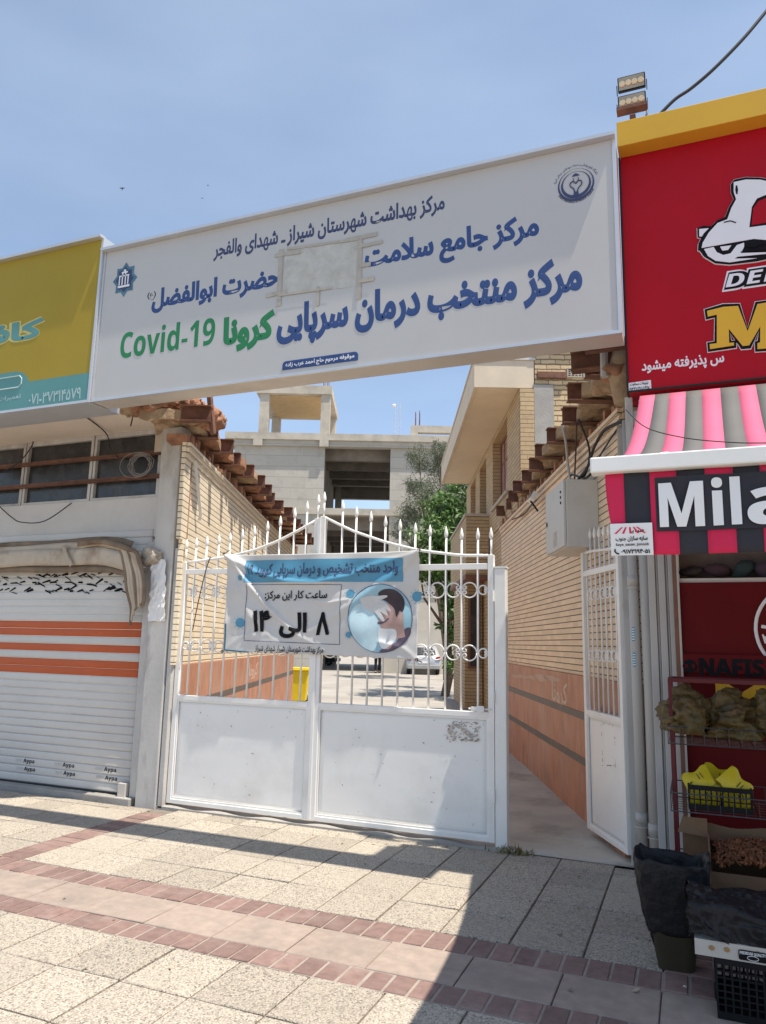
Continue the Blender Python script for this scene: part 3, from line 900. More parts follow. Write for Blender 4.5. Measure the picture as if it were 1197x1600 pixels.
# shutter
sh, orr = MB(), MB()
zlo, zhi = P(232, 1060, YS).z, P(232, 972, YS).z
H_ = (zhi-zlo)/7
k0 = int((zlo-.06)/H_)
z = zlo-k0*H_
k = -k0
while z < 2.6:
    t = orr if k in (0, 1, 3, 5, 6) else sh
    def fn(u, v, z=z, k=k):
        b = .0042*math.sin(math.pi*min(1, max(0, v)))**.35 if 0 < v < 1 else -.001
        return V((-9.4+u*4.4, YS-.006-b-.0007*math.sin(u*9+z*30), z+.0008+v*(H_-.0016)))
    t.grid(fn, 6, 8, (0, .008, 0))
    z += H_
    k += 1
shp = sh.build('shutter', M['shutter'], ls, smooth=True)
orr.build('orange_stripe', M['orange'], shp, smooth=True)
MB().box(-9.4, -5.0, YS-.02, YS+.02, .052, .066).build('bottom_bar', M['rubber'], shp)
MB().box(-5.02, -4.905, YS-.045, YS+.1, .055, 2.5).build('guide_rail', M['oldwhite'], ls, bevel=.006)
for r_, (py0, dx0) in enumerate(((1203, 0), (1216, -3))):
    for k in range(6):
        x = -7.93+k*.53+(.02 if r_ else 0)-.09
        z = .245-(r_*.078)
        lettering('Aypa', on(YS-.0115), (x, x+.15, z, z+.05), M['black'], shp, 0.004, False)
        m_ = MB()
        for q in range(4): m_.prism(ell(x-.1+q*.024, z+.03, .011, .014, 8), YS-.0135, YS-.0115)
        m_.build('logo', M['whitewash'], shp)
# torn strips of black print on the top slats
tp = MB()
rnd = random.Random(3)
for k in range(70):
    x = -8.6+k*.052+rnd.uniform(-.02, .02)
    for zz in (2.005, 2.085, 2.165):
        if rnd.random() < .62:
            z0 = zz+rnd.uniform(-.01, .02)
            l, s_ = rnd.uniform(.04, .12), rnd.uniform(-1.1, 1.1)
            w = rnd.uniform(.01, .026)
            tp.prism([(x, z0), (x+l, z0+l*s_*.5), (x+l*.8, z0+l*s_*.5+w), (x-.004, z0+w*.7)], YS-.0145-k*.00002, YS-.0125)
tp.build('torn_lettering', M['black'], shp)['kind'] = 'stuff'
MB().box(-5.12, -5.03, 5.93, 5.985, .056, .18).box(-5.14, -5.0, 5.91, 5.99, -.01, .0555).build('padlock_box', M['alu_dull'], ls, bevel=.004)
# old rolled canvas awning over the shutter
cv = thing('rolled_canvas', 'dirty rolled beige canvas hanging over the shutter and draped beside the pillar', 'canvas awning', (-6, 5.9, 2.4))
def ribbon(mb, pts, w, across, th=.006):
    # flat folded strip along a smooth path
    pts = [V(p) for p in pts]
    out = []
    for i in range(len(pts)-1):
        p0, p1, p2, p3 = pts[max(i-1, 0)], pts[i], pts[i+1], pts[min(i+2, len(pts)-1)]
        for k in range(5):
            t = k/5
            out.append(.5*((2*p1)+(p2-p0)*t+(2*p0-5*p1+4*p2-p3)*t*t+(3*p1-p0-3*p2+p3)*t**3))
    out.append(pts[-1])
    n = len(out)-1
    def fn(u, v):
        i = min(int(u*n), n-1)
        p = out[i].lerp(out[i+1], u*n-i)
        t = (out[i+1]-out[i]).normalized()
        c = t.cross(V((0, 1, 0)))
        ww = w if not callable(w) else w(u)
        return p+c*((v-.5)*ww)+V((0, -.012*math.sin(v*math.pi)+.004*math.sin(u*23+v*3), 0))
    return mb.grid(fn, n*2, 4, (0, th, 0))
xs_ = [-9+.25*i for i in range(15)]
def wob(x, k): return .02*math.sin(x*1.1+k)+.006*math.sin(x*6.3+k*2)
for k, (z, y, w, mt) in enumerate(((2.5, 5.87, .1, 'canvas_dark'), (2.44, 5.83, .09, 'canvas'), (2.33, 5.80, .17, 'canvas'), (2.22, 5.84, .07, 'canvas_dark'))):
    m_ = MB()
    ribbon(m_, [(x, y+.006*math.sin(x*5+k), z+wob(x, k)) for x in xs_]+[(-5.3, y, z-.01), (-5.14, y+.02, z-.05)], w, None)
    m_.build('roll', M[mt], cv, smooth=True)
for k in range(7):
    x0, xe = -5.2+.036*k, -5.055+.012*k
    m_ = MB()
    ribbon(m_, [(-5.75, 5.82-.006*k, 2.43+.008*k), (-5.4, 5.81-.006*k, 2.45+.006*k), (x0-.02, 5.8-.007*k, 2.41-.006*k), (x0+.06, 5.795-.006*k, 2.27), (x0+.1+.004*k, 5.8-.004*k, 2.05), ((x0+xe)/2+.075, 5.83, 1.85+.02*(k % 3)), (xe, 5.85, 1.66+.05*k)], (lambda u: .05*(1-u)**.5+.012), None)
    m_.build('hanging_fold', M['canvas' if k % 3 else 'canvas_dark'], cv, smooth=True)
m_ = MB()
ribbon(m_, [(-5.92, 5.775, 2.46), (-5.86, 5.75, 2.36), (-5.78, 5.76, 2.25)], .05, None)
m_.build('tie', M['canvas'], cv, smooth=True)
ps = thing('plastic_sheet', 'crumpled white plastic sheet hanging on the pillar beside the gate', 'plastic sheet', (-4.77, 5.9, 2.2))
rnd = random.Random(8)
jit = {}
def crump(u, v):
    j = jit.setdefault((round(u*6), round(v*14)), V((rnd.uniform(-.008, .008), rnd.uniform(-.02, .004), rnd.uniform(-.008, .008))))
    return V((-4.875+u*(.19-.02*v)+.01*math.sin(v*5), 5.895-.012*math.sin(v*3.1), 1.71+.6*v))+j
MB().grid(crump, 6, 14, (0, .004, 0)).build('sheet', M['plastic_sheet'], ps)
lumpy('bunched_top', M['canvas'], ps, (-4.9, 5.88, 2.33), (.09, .04, .07), 4, .3, 5, 0, .4)
coil = thing('cable_coil', 'coil of thin pale cable hanging from the window rails', 'cable coil', (-5.18, 5.96, 3.3))
cc = MB()
for k in range(6):
    cc.tube([(-5.17+R(-.012, .012)+(.1+.012*k)*math.cos(a)*(1.35 if k == 5 else 1)-.04*(k == 5), 5.955-.004*k, 3.3+(.095+.008*k)*math.sin(a)) for a in [i*math.pi/12 for i in range(24)]], .0035, 5, True)
cc.build('coil', M['coilgrey'], coil, smooth=True)
def cable(name, label, pts, r, mat, group=None, n=6):
    # smooth curve through the points
    pts = [V(p) for p in pts]
    out = []
    for i in range(len(pts)-1):
        p0, p1, p2, p3 = pts[max(i-1, 0)], pts[i], pts[i+1], pts[min(i+2, len(pts)-1)]
        for k in range(6):
            t = k/6
            out.append(.5*((2*p1)+(p2-p0)*t+(2*p0-5*p1+4*p2-p3)*t*t+(3*p1-p0-3*p2+p3)*t**3))
    out.append(pts[-1])
    o = MB().tube(out, r, n).build(name, mat, None, True)
    return tag(o, label, 'cable', group)
cable('cable', 'thin dark wire hanging loose below the dusty windows', [P(0, 792, 5.98), P(18, 808, 5.9), P(34, 816, 5.9), P(70, 814, 5.9), P(112, 786, 5.98)], .006, M['wire'])
cable('cable', 'thin wire running from the soffit across the right dusty pane', [V((-5.4, 5.3, 3.69)), P(165, 676, 5.9), P(172, 700, 5.95), P(185, 715, 5.96)], .006, M['wire'])
cable('cable', 'short forked wire end hanging from the soffit at the far left', [P(52, 690, 5.75), P(48, 700, 5.8), P(30, 722, 5.9), P(8, 735, 5.95)], .007, M['wire'])
cable('cable', 'short loose wire end hanging from the soffit near its broken corner', [P(208, 632, 5.5), P(208, 648, 5.5), P(204, 666, 5.5)], .006, M['wire'])

# ================================================================= the three signs
def light_box(name, x0, x1, y0, y1, z0, z1, parent, face, lip=.026, side=None):
    b = MB().box(x0, x1, y0+.012, y1, z0, z1).build('cabinet', side or M['alu_dull'], parent)
    MB().box(x0+.02, x1-.02, y0, y0+.011, z0+.02, z1-.02).build('face', face, parent)
    e = MB()
    e.box(x0-.004, x1+.004, y0-lip, y0+.011, z1-.019, z1+.006).box(x0-.004, x1+.004, y0-.008, y0+.011, z0-.004, z0+.019)
    e.box(x0-.004, x0+.019, y0-.008, y0+.011, z0+.0195, z1-.0195).box(x1-.019, x1+.004, y0-.008, y0+.011, z0+.0195, z1-.0195)
    e.build('trim', M['alu'], parent)
    return b
YC = 4.82
cs = thing('health_centre_sign', 'long white health centre sign with blue Persian lettering and green Covid-19 above the gate', 'sign', (-2.6, YC, 3.58))
light_box('', P(154, 510, YC).x, P(966, 370, YC).x, YC, YC+.23, (P(150, 625, YC).z+P(972, 522, YC).z)/2, (P(160, 393, YC).z+P(960, 215, YC).z)/2, cs, M['signface'], .058)
T = on(YC)
B1 = (P(333, 395, YC).x, P(695, 330, YC).x, P(332, 409, YC).z, P(680, 306, YC).z)
lettering('مرکز بهداشت شهرستان شیراز ـ شهدای والفجر', T, pxbox(333, 695, (680, 304), (333, 409), YC), M['navy'], cs, .032)
lettering('مرکز جامع سلامت', T, pxbox(570, 842, (806, 338), (704, 410), YC), M['blue'], cs, .047)
lettering('حضرت ابوالفضل', T, pxbox(236, 437, (342, 432), (242, 490), YC), M['blue'], cs, .047)
lettering('(ع)', T, pxbox(230, 244, (242, 455), (232, 470), YC), M['black'], cs, .012)
lettering('مرکز منتخب درمان سرپایی', T, pxbox(432, 909, (868, 403), (530, 530), YC), M['blue'], cs, .052)
lettering('کرونا', T, pxbox(347, 430, (430, 482), (376, 549), YC), M['green'], cs, .058)
lettering('Covid-19', T, pxbox(187, 337, (281, 503), (206, 558), YC), M['green'], cs, .004, False)
x0, x1, z0, z1 = pxbox(442, 560, (560, 549), (560, 564), YC)
z0b = P(560, 563, YC).z
fp = MB()
decal(fp, [(x0, z0b), (x1, z0b), (x1, z1-.03)]+[(x1-.03+.03*math.cos(a), z1-.03+.03*math.sin(a)) for a in (.4, .8, 1.2)]+[(x1-.03, z1), (x0+.03, z1)]+[(x0+.03-.03*math.cos(a), z1-.03+.03*math.sin(a)) for a in (1.2, .8, .4)]+[(x0, z1-.03)], YC)
fp = fp.build('name_plate', M['blue'], cs)
lettering('موقوفه مرحوم حاج احمد عرب زاده', on(YC-.004), (x0+.03, x1-.03, z0b+.008, z1-.012), M['whiteprint'], fp, .024)
# paper patch held with packing tape
pa = [(P(a, b, YC).x, P(a, b, YC).z) for a, b in ((445, 460), (566, 447), (565, 371), (445, 388))]
ptch = MB().grid(lambda u, v: (lambda a, b: (a[0]+(b[0]-a[0])*v, YC-.003-.0012*math.sin(u*19+v*3)-.0012*math.sin(v*13+u*5), a[1]+(b[1]-a[1])*v))((pa[0][0]+(pa[1][0]-pa[0][0])*u, pa[0][1]+(pa[1][1]-pa[0][1])*u), (pa[3][0]+(pa[2][0]-pa[3][0])*u, pa[3][1]+(pa[2][1]-pa[3][1])*u)), 40, 24, (0, .0015, 0)).build('paper_patch', M['paper'], cs)
tp = MB()
for k, (a, b, c, d, w) in enumerate(((440, 390, 441, 478, 10), (563, 372, 564, 468, 10), (430, 400, 470, 394, 7), (416, 463, 450, 455, 8), (540, 376, 590, 366, 8), (556, 387, 598, 378, 7), (498, 448, 499, 478, 6), (566, 415, 580, 413, 8), (449, 390, 560, 374, 5), (560, 440, 585, 436, 8), (437, 462, 520, 450, 4))):
    p, q = P(a, b, YC), P(c, d, YC)
    tp.m = Matrix.Translation((0, -.0058-k*.0003, 0))
    if abs(q.x-p.x) > abs(q.z-p.z): tp.bar(p, q, .0005, w*.0042)
    else: tp.box(p.x-w*.0021, p.x+w*.0021, YC, YC+.0005, q.z, p.z)
tp.build('packing_tape', M['tape'], ptch)
# star emblem
ec = P(195.5, 437, YC)
em = MB()
def star(r0, r1): return [(ec.x+(r0 if i % 2 == 0 else r1)*math.cos(math.pi/2+i*math.pi/8)*.82, ec.z+(r0 if i % 2 == 0 else r1)*math.sin(math.pi/2+i*math.pi/8)) for i in range(16)]
decal(em, star(.165, .122), YC)
em = em.build('emblem', pm('emblem teal', (.07, .17, .24), .4, .3, 9), cs)
e2 = MB()
e2.prism(star(.122, .095), YC-.0065, YC-.005)
e2.build('emblem_field', M['navy'], em)
e3 = MB()
for a, b, c, d in ((-.062, -.05, -.05, .03), (-.03, -.05, -.018, .06), (.004, -.05, .016, .06), (.034, -.05, .046, .03), (-.068, -.075, .062, -.055), (-.062, .03, .05, .042), (-.036, .06, .03, .075), (-.015, .075, .01, .095)):
    e3.box(ec.x+a, ec.x+c, YC-.0085, YC-.0072, ec.z+b, ec.z+d)
e3.build('emblem_arcade', M['whiteprint'], em)
# round university emblem
ec = P(900, 289, YC)
em = MB()
def crescent(R0, R1, dz):
    n = 48
    em.add([(ec.x+(R0 if k == 0 else R1)*math.cos(2*math.pi*i/n), YC-.004, ec.z+(0 if k == 0 else dz)+(R0 if k == 0 else R1)*math.sin(2*math.pi*i/n)) for i in range(n) for k in (0, 1)],
           [(2*i, 2*((i+1) % n), 2*((i+1) % n)+1, 2*i+1) for i in range(n)])
KE = .82
crescent(.15*KE, .138*KE, .0105*KE)
crescent(.124*KE, .108*KE, .0135*KE)
em.prism(ell(ec.x, ec.z-.07, .018, .018, 16), YC-.0065, YC-.0045)
em.box(ec.x-.006, ec.x+.006, YC-.0045, YC-.0042, ec.z-.122, ec.z-.085)
for sg in (-1, 1):
    em.tube([(ec.x+sg*a*KE, YC-.004, ec.z+b*KE) for a, b in ((.012, -.075), (.014, -.05), (.022, -.03), (.042, -.012), (.05, .008), (.043, .028), (.026, .036), (.012, .028), (.003, .012))], .0042, 5)
    em.tube([(ec.x+sg*a*KE, YC-.004, ec.z+b*KE) for a, b in ((.02, .04), (.02, .066))], .003, 4)
em.prism([(ec.x-.026, ec.z+.066), (ec.x+.026, ec.z+.066), (ec.x+.016, ec.z+.08), (ec.x, ec.z+.088), (ec.x-.016, ec.z+.08)], YC-.004, YC-.002)
em = em.build('emblem', M['navy'], cs)
def arc_text(t, fa, rad, a0, a1, hgt, parent, up=True):
    rad, hgt = rad*.83, hgt*.83
    me_to = (lambda x, z, d: (ec.x+(rad+(z if up else -z))*math.cos(x), YC-d, ec.z+(rad+(z if up else -z))*math.sin(x)))
    lettering(t, lambda x, z, d: me_to(a0+(a1-a0)*x, (z if up else hgt-z), d), (0, 1, 0, hgt), M['navy'], parent, .01, fa, cuts=1)
arc_text('دانشگاه علوم پزشکی و خدمات بهداشتی درمانی شیراز', True, .162, math.radians(165), math.radians(18), .035, em)
arc_text('SHIRAZ UNIVERSITY OF MEDICAL SCIENCES', False, .162, math.radians(205), math.radians(335), .024, em, False)

# yellow shop sign on the left
YY = 4.8
ys = thing('yellow_shop_sign', 'mustard yellow shop sign with a teal phone number strip, left of the white sign', 'sign', (-6.4, YY, 3.57))
yz0, yz1, yx = P(144, 627, YY).z, P(157, 372, YY).z, P(151, 500, YY).x
light_box('', -8.2, yx, YY, YY+.38, yz0, yz1, ys, M['yellow'], .055, M['alu'])
TY = on(YY)
tb = MB()
decal(tb, [(-8.17, yz0+.02), (yx-.024, yz0+.02), (yx-.024, yz0+.27), (yx-.74, yz0+.27), (yx-.77, yz0+.32), (yx-.83, yz0+.37), (yx-.92, yz0+.39), (-8.17, yz0+.39)], YY)
tb = tb.build('phone_strip', M['teal'], ys)
lettering('۰۷۱-۳۷۳۱۴۵۷۹', on(YY-.004), pxbox(45, 128, (126, 604), (50, 633), YY), M['tealpale'], tb, .012)
lettering('تعمیرات', on(YY-.004), (yx-1.1, yx-.82, yz0+.11, yz0+.165), M['tealpale'], tb, .01)
bo = MB().tube([(yx+a, YY-.006, yz0+b) for a, b in ((-1.3, .23), (-.86, .23), (-.83, .26), (-.83, .31), (-.86, .34), (-1.3, .34))], .006, 5).build('strip_outline', M['tealpale'], tb)
lettering('کافه', TY, pxbox(-48, 72, (70, 493), (10, 538), YY), M['lemon'], ys, .1)
lettering('کافه', on(YY-.003), pxbox(-46, 70, (70, 495), (10, 536), YY), M['teal'], ys, .045)

# red fast food sign on the right
YR = 5.06
rs = thing('red_shop_sign', 'glossy red fast food sign with yellow top edge and white scooter emblem', 'sign', (1.2, YR, 3.3))
zt, zb = P(970, 247.5, YR).z, P(982, 614, YR).z
xr = P(976, 430, YR).x
MB().box(xr, 3.4, YR, YR+.3, zb, zt+.12).build('face', M['red'], rs)
MB().box(xr-.013, xr-.001, YR-.012, YR+.29, zb, zt).box(xr, 3.4, YR-.012, YR-.001, zb, zb+.012).build('trim', M['dark'], rs)
MB().box(xr-.008, 3.4, YR-.14, YR-.001, zt, zt+.19).build('cornice', M['cornice'], rs, bevel=.004)
TR = on(YR)
def z4(pts): return pxpoly(pts, YR, 4, 900, 60)
so_ = MB()
out = [(758,1192),(800,1178),(842,1182),(885,1143),(930,1125),(955,1062),(985,1012),(968,972),(966,922),(988,890),(1060,876),(1150,878),(1260,900),(1320,970),(1290,1010),(1200,1000),(1205,1160),(1420,1150),(1440,1190),(1440,1330),(1200,1385),(1130,1400),(960,1420),(870,1412),(800,1370),(775,1335),(762,1330),(765,1290),(782,1255),(760,1250)]
so_.prism(z4([((a-1060)*1.012+1060, (b-1150)*1.012+1150) for a, b in out]), YR-.012, YR-.001)
so_ = so_.build('scooter_emblem', M['whiteprint'], rs)
sb = MB()
sb.prism(z4(out), YR-.0155, YR-.0125)
sb.build('emblem_outline', M['black'], so_)
s2 = MB()
for pts in ([(985,908),(1060,892),(1150,893),(1240,912),(1295,970),(1285,992),(1190,985),(1130,1010),(1098,1062),(1082,1190),(1190,1176),(1400,1168),(1415,1260),(1188,1268),(1110,1262),(1050,1272),(785,1318),(792,1285),(830,1222),(885,1162),(945,1140),(970,1070),(1000,1015),(985,970)],
            [(770,1200),(830,1195),(800,1225),(785,1248),(770,1245)],
            [(800,1325),(860,1312),(880,1345),(920,1362),(965,1352),(1005,1300),(1050,1285),(1050,1310),(1030,1350),(1188,1345),(1188,1355),(1010,1372),(990,1385),(1130,1382),(960,1408),(872,1398),(825,1368)],
            [(900,1310),(970,1302),(950,1330),(915,1335)]):
    s2.prism(z4(pts), YR-.019, YR-.016)
s2.build('emblem_body', M['whiteprint'], so_)
sr = MB()
sr.prism(z4([(1106,1072),(1140,1026),(1188,1006),(1198,1012),(1200,1148),(1188,1160),(1096,1176)]), YR-.0185, YR-.016)
sr.build('emblem_gap', M['red'], so_)
MB().prism(z4([(998,930),(1006,930),(1012,955),(1008,985),(1000,982),(995,955)]), YR-.022, YR-.0195).build('emblem_mark', M['black'], so_)
MB().prism(z4([(1055,1275),(1120,1266),(1150,1300),(1110,1318),(1060,1310)]), YR-.022, YR-.0195).build('emblem_mark', M['black'], so_)
MB().tube([V(P(900+a/4, 60+b/4, YR-.02)) for a, b in ((925,1150),(965,1140),(1000,1152))], .004, 5).build('emblem_mark', M['black'], so_)
MB().tube([V(P(900+a/4, 60+b/4, YR-.02)) for a, b in ((1140,1290),(1190,1285),(1300,1272))], .004, 5).build('emblem_mark', M['black'], so_)
MB().tube([V(P(900+a/4, 60+b/4, YR-.02)) for a, b in ((1030,1335),(1190,1322),(1300,1312))], .004, 5).build('emblem_mark', M['black'], so_)
bx = pxbox(1131, 1290, (1190, 416), (1135, 452), YR)
bx = (bx[0], bx[0]+.85, P(1133, 453, YR).z, P(1133, 427, YR).z)
lettering('DELIVERY', TR, (bx[0]-.012, bx[1]+.012, bx[2]-.012, bx[3]+.012), M['whiteprint'], rs, .15, False, style='italic')
lettering('DELIVERY', on(YR-.003), (bx[0], bx[1], bx[2], bx[3]), M['black'], rs, .12, False, style='italic')
lettering('DELIVERY', on(YR-.006), (bx[0]+.01, bx[1]-.01, bx[2]+.014, bx[3]-.014), M['whiteprint'], rs, .004, False, style='italic')
def z5(pts): return pxpoly(pts, YR, 3.478, 900, 440)
Mo = [(712,165),(800,143),(880,138),(932,275),(985,128),(1130,105),(1130,150),(1090,158),(1090,330),(1130,325),(1130,362),(985,372),(985,340),(1000,335),(1000,250),(940,352),(905,355),(830,262),(832,338),(858,336),(858,352),(728,372),(726,345),(765,340),(765,185),(716,196)]
def grow(pts, k):
    cx, cy = 920, 250
    n = len(pts)
    res = []
    for i, (x, y) in enumerate(pts):
        (xa, ya), (xb, yb) = pts[i-1], pts[(i+1) % n]
        ax, ay, bx_, by_ = x-xa, y-ya, xb-x, yb-y
        la, lb = math.hypot(ax, ay), math.hypot(bx_, by_)
        nx, ny = ay/la+by_/lb, -ax/la-bx_/lb
        l = math.hypot(nx, ny) or 1
        res.append((x+nx/l*k, y+ny/l*k))
    return res
m0 = MB()
m0.prism(z5(grow(Mo, 22)), YR-.009, YR-.001)
m0.build('lettering_edge', M['whiteprint'], rs)
m0 = MB()
m0.prism(z5(grow(Mo, 17)), YR-.013, YR-.0095)
m0.build('lettering_edge', M['black'], rs)
m0 = MB()
m0.prism(z5(Mo), YR-.018, YR-.0135)
m0.build('lettering', M['gold'], rs)
lettering('س پذیرفته میشود', TR, pxbox(1003, 1131, (1108, 552), (1012, 585), YR), M['whiteprint'], rs, .03)
stk = MB()
decal(stk, pxpoly([(981, 599), (1017, 594), (1018, 608), (982, 612)], YR), YR, .003)
stk = stk.build('sticker', M['whiteprint'], rs)
lettering('تبلیغات سخاوت', on(YR-.006), pxbox(985, 1013, (1000, 597), (1000, 603), YR), M['black'], stk, .02)
lettering('۰۹۳۳۸۴۸۸۴۱۷', on(YR-.006), pxbox(983, 1015, (1000, 604), (1000, 610), YR), M['black'], stk, .02)
# steel and broken roof behind the red sign
rr = thing('roof_overhang', 'rusty broken roof overhang behind the left edge of the red sign', 'roof overhang', (0, 5.9, 3.6))
MB().box(-.40, 3.2, 5.56, 6.6, 3.6, 3.86).build('slab', M['vault'], rr)
MB().box(-.62, 3.2, 5.27, 5.33, 3.66, 3.72).box(-.75, 3.2, 5.45, 5.55, 3.6, 3.61).box(-.75, 3.2, 5.495, 5.505, 3.611, 3.74).box(-.75, 3.2, 5.45, 5.55, 3.741, 3.75).build('beam_stub', M['rust'], rr)
MB().tube([(-.5, 5.4, 3.5), (-.5, 5.42, 3.75)], .03, 8).build('pipe', M['pvc'], rr)
for k, (x, y, z, s) in enumerate(((-.42, 5.7, 3.62, .12), (-.5, 6.0, 3.63, .13), (-.38, 5.45, 3.55, .1), (-.36, 5.62, 3.45, .09))): lumpy('rubble_lump', M['vault'] if k % 2 else M['redearth'], rr, (x, y, z), (s, s, s*.7), 3, .5, k+20)
drum = thing('clay_pipe', 'dusty brown clay pipe end beside the red sign edge', 'pipe', (-.42, 5.5, 3.4))
MB().lathe([(.0, -.2), (.07, -.2), (.085, -.1), (.1, .0), (.095, .12), (.07, .2), (0, .2)], (-.375, 5.46, 3.5), 14).build('pipe_body', M['vault'], drum, True)
bk = thing('wall_bracket', 'white painted steel bracket at the awning corner under the red sign', 'bracket', (-.33, 5.3, 3.1))
MB().box(-.35, -.30, 5.16, 5.22, 2.75, 3.25).box(-.299, -.2, 5.17, 5.21, 3.05, 3.15).box(-.299, -.24, 5.17, 5.21, 2.88, 2.94).build('bracket_body', M['oldwhite'], bk)

# floodlights on a rusty post above the signs
YF = 5.5
fm = thing('floodlight_mast', 'two stacked floodlights on a rusty post above the red sign', 'floodlight mast', tuple(P(988, 205, YF)))
c = P(989, 190, YF)
MB().box(c.x-.022, c.x+.022, YF-.02, YF+.02, c.z-.3, c.z+.05).build('post', M['rust'], fm)
q0, q1 = P(965, 176, YF), P(1010, 166, YF)
MB().box(q0.x-.005, q1.x+.01, YF-.05, YF+.03, q0.z-.02, q0.z+.008).build('crossbar', M['rust'], fm)
for (xa, ya, xb, yb) in ((964.5, 117, 1009, 139), (965, 147, 1010, 168)):
    a, b = P(xa, ya, YF), P(xb, yb, YF)
    za, zb_ = P(987, (ya+yb)/2-9.5, YF).z, P(987, (ya+yb)/2+9.5, YF).z
    tl = Matrix.Translation((0, YF, (za+zb_)/2)) @ Matrix.Rotation(.38, 4, 'X')
    hh = (za-zb_)/2
    body = MB(tl).box(a.x, b.x, .0, .05, -hh, hh).build('floodlight', M['blackplastic'], fm, bevel=.006)
    MB(tl).box(a.x+.008, b.x-.008, -.006, -.001, -hh+.008, hh-.008).build('reflector', M['lampglass'], body)
    for i in range(4):
        x = a.x+(b.x-a.x)*(i+.75)/4.5
        MB(tl).lathe([(.0, -.012), (.02, -.012), (.026, -.0065)], (x, 0, 0), 14, 'y').build('lens', M['lamp'], body, True)
    MB(tl).bar((a.x-.008, .02, -hh-.02), (a.x-.008, .02, 0), .006, .02).bar((b.x+.008, .02, -hh-.02), (b.x+.008, .02, 0), .006, .02).build('bracket', M['blackplastic'], body)
MB().tube([(c.x+.03, YF, c.z-.3), (c.x+.05, YF-.02, c.z-.1), (c.x+.1, YF-.03, c.z+.0), (c.x+.11, YF-.01, c.z+.06)], .008, 5).build('lead', M['wire'], fm, True)
cable('overhead_cable', 'thick black overhead cable rising from the red sign to the upper right', [P(1000, 212, 5.5), P(1030, 180, 5.5), P(1055, 155, 5.52), P(1080, 138, 5.54), P(1115, 108, 5.56), P(1160, 62, 5.6), P(1197, 18, 5.65), P(1260, -60, 5.75)], .013, M['wire'])
bd = MB()
def bird(px, py, d, s, label):
    c = EYE+ray(px, py).normalized()*d
    b = MB()
    b.tube([c+_r*s*.0-_u*s*.55, c-_u*s*.1, c+_u*s*.35, c+_u*s*.6], [s*.03, s*.14, s*.13, s*.02], 6)
    for sg in (-1, 1):
        b.add([c+_u*s*.3, c+_r*(sg*s*.5)+_u*s*.45+_f*s*.1, c+_r*(sg*s*.95)+_u*s*.1, c+_r*(sg*s*.4)+_u*s*.1, c-_u*s*.15, c+_u*s*.3-_f*s*.05, c+_r*(sg*s*.5)+_u*s*.42+_f*s*.05, c-_u*s*.12-_f*s*.05], [(0, 1, 2, 3, 4), (5, 6, 2, 3, 7)])
    tag(b.build('bird', M['bird'], None, True), label, 'bird', 'small birds in the sky')
bird(191, 295, 30, .11, 'small dark bird in the sky above the yellow sign')
bird(316, 310, 42, .07, 'tiny pale bird above the left half of the white sign, upper of two')
bird(325, 290, 42, .07, 'tiny bird above the left half of the white sign, highest of the three')

# ================================================================= striped awning
aw = thing('shop_awning', 'pink and grey striped shop awning with white front bar and printed valance', 'awning', (.9, 4.4, 2.8))
YA0, YA1 = 5.02, 2.95
barz = P(924, 719, YA1).z
xl_t, xl_b = P(1000, 625, YA0).x, P(945, 715, YA1).x
def cover(x0t, x1t, x0b, x1b):
    def fn(u, v):
        s = v*v*.25+v*.75
        x = (x0t+(x1t-x0t)*u)*(1-v)+(x0b+(x1b-x0b)*u)*v
        zz = 3.2*(1-v)+(barz+.005)*v
        return V((x, YA0+(YA1-YA0)*v, zz-.16*math.sin(math.pi*v)))
    return fn
ca, cbm = MB(), MB()
tops = [1000, 1024, 1046, 1072, 1097, 1126, 1154, 1182, 1210]
bots = [945, 972, 1015, 1055, 1096, 1137, 1180, 1222, 1264]
xt = [P(a, 622, YA0).x for a in tops]
xb = [P(a, 712, YA1).x for a in bots]
for i in range(22):
    xt.append(xt[-1]+.098)
    xb.append(xb[-1]+.098)
for i in range(len(xt)-1):
    (ca if i % 2 == 0 else cbm).grid(cover(xt[i], xt[i+1], xb[i], xb[i+1]), 2, 16, (0, 0, .003))
cn = ca.build('canopy', M['pinkcloth'], aw, smooth=True)
cbm.build('grey_stripe', M['greycloth'], cn, smooth=True)
xe = xb[-1]
bl = P(924, 730, YA1).x
MB().box(bl, xe, YA1-.045, YA1+.03, barz-.062, barz+.0).build('front_bar', M['white'], aw, bevel=.006)
for x in (xl_b+.12, 1.6): MB().bar((x, YA1+.03, barz-.03), (x+.15, 4.3, 2.62), .03, .05).bar((x+.15, 4.3, 2.62), (x, 5.2, 2.95), .03, .05).build('folding_arm', M['white'], aw)
vz1, vz0 = barz-.06, P(960, 867, YA1).z
vx0, vx1 = P(946, 745, YA1).x, P(955, 867, YA1).x
def vpoint(x, z, d):
    f = (vz1-z)/(vz1-vz0)
    return V((x+.0*f, YA1-d+.01*math.sin(x*9+f*2)*f+.02*f*f-.004*math.sin(x*23+f*5), z))
vedges = [946, 975, 1015.5, 1057.5, 1102, 1146.5, 1189, 1232]
vx = [P(a, 760, YA1).x for a in vedges]
while vx[-1] < xe-.1: vx.append(vx[-1]+.115)
va, vb = MB(), MB()
for i in range(len(vx)-1):
    def fn(u, v, i=i):
        x = vx[i]+(vx[i+1]-vx[i])*u
        sh_ = .014*v*v if i == 0 else 0
        zz = vz1+(vz0-vz1)*v
        if i == 0 and u < .34: zz += .028*max(0, v-.85)/.15*(1-u/.34)**2
        return vpoint(x+sh_*(1-u)*3*(1 if i == 0 else 0), zz, 0)
    (va if i % 2 == 0 else vb).grid(fn, 4, 12, (0, .003, 0))
vl = va.build('valance', M['hotpink'], aw, smooth=True)
vb.build('dark_stripe', M['charcloth'], vl, smooth=True)
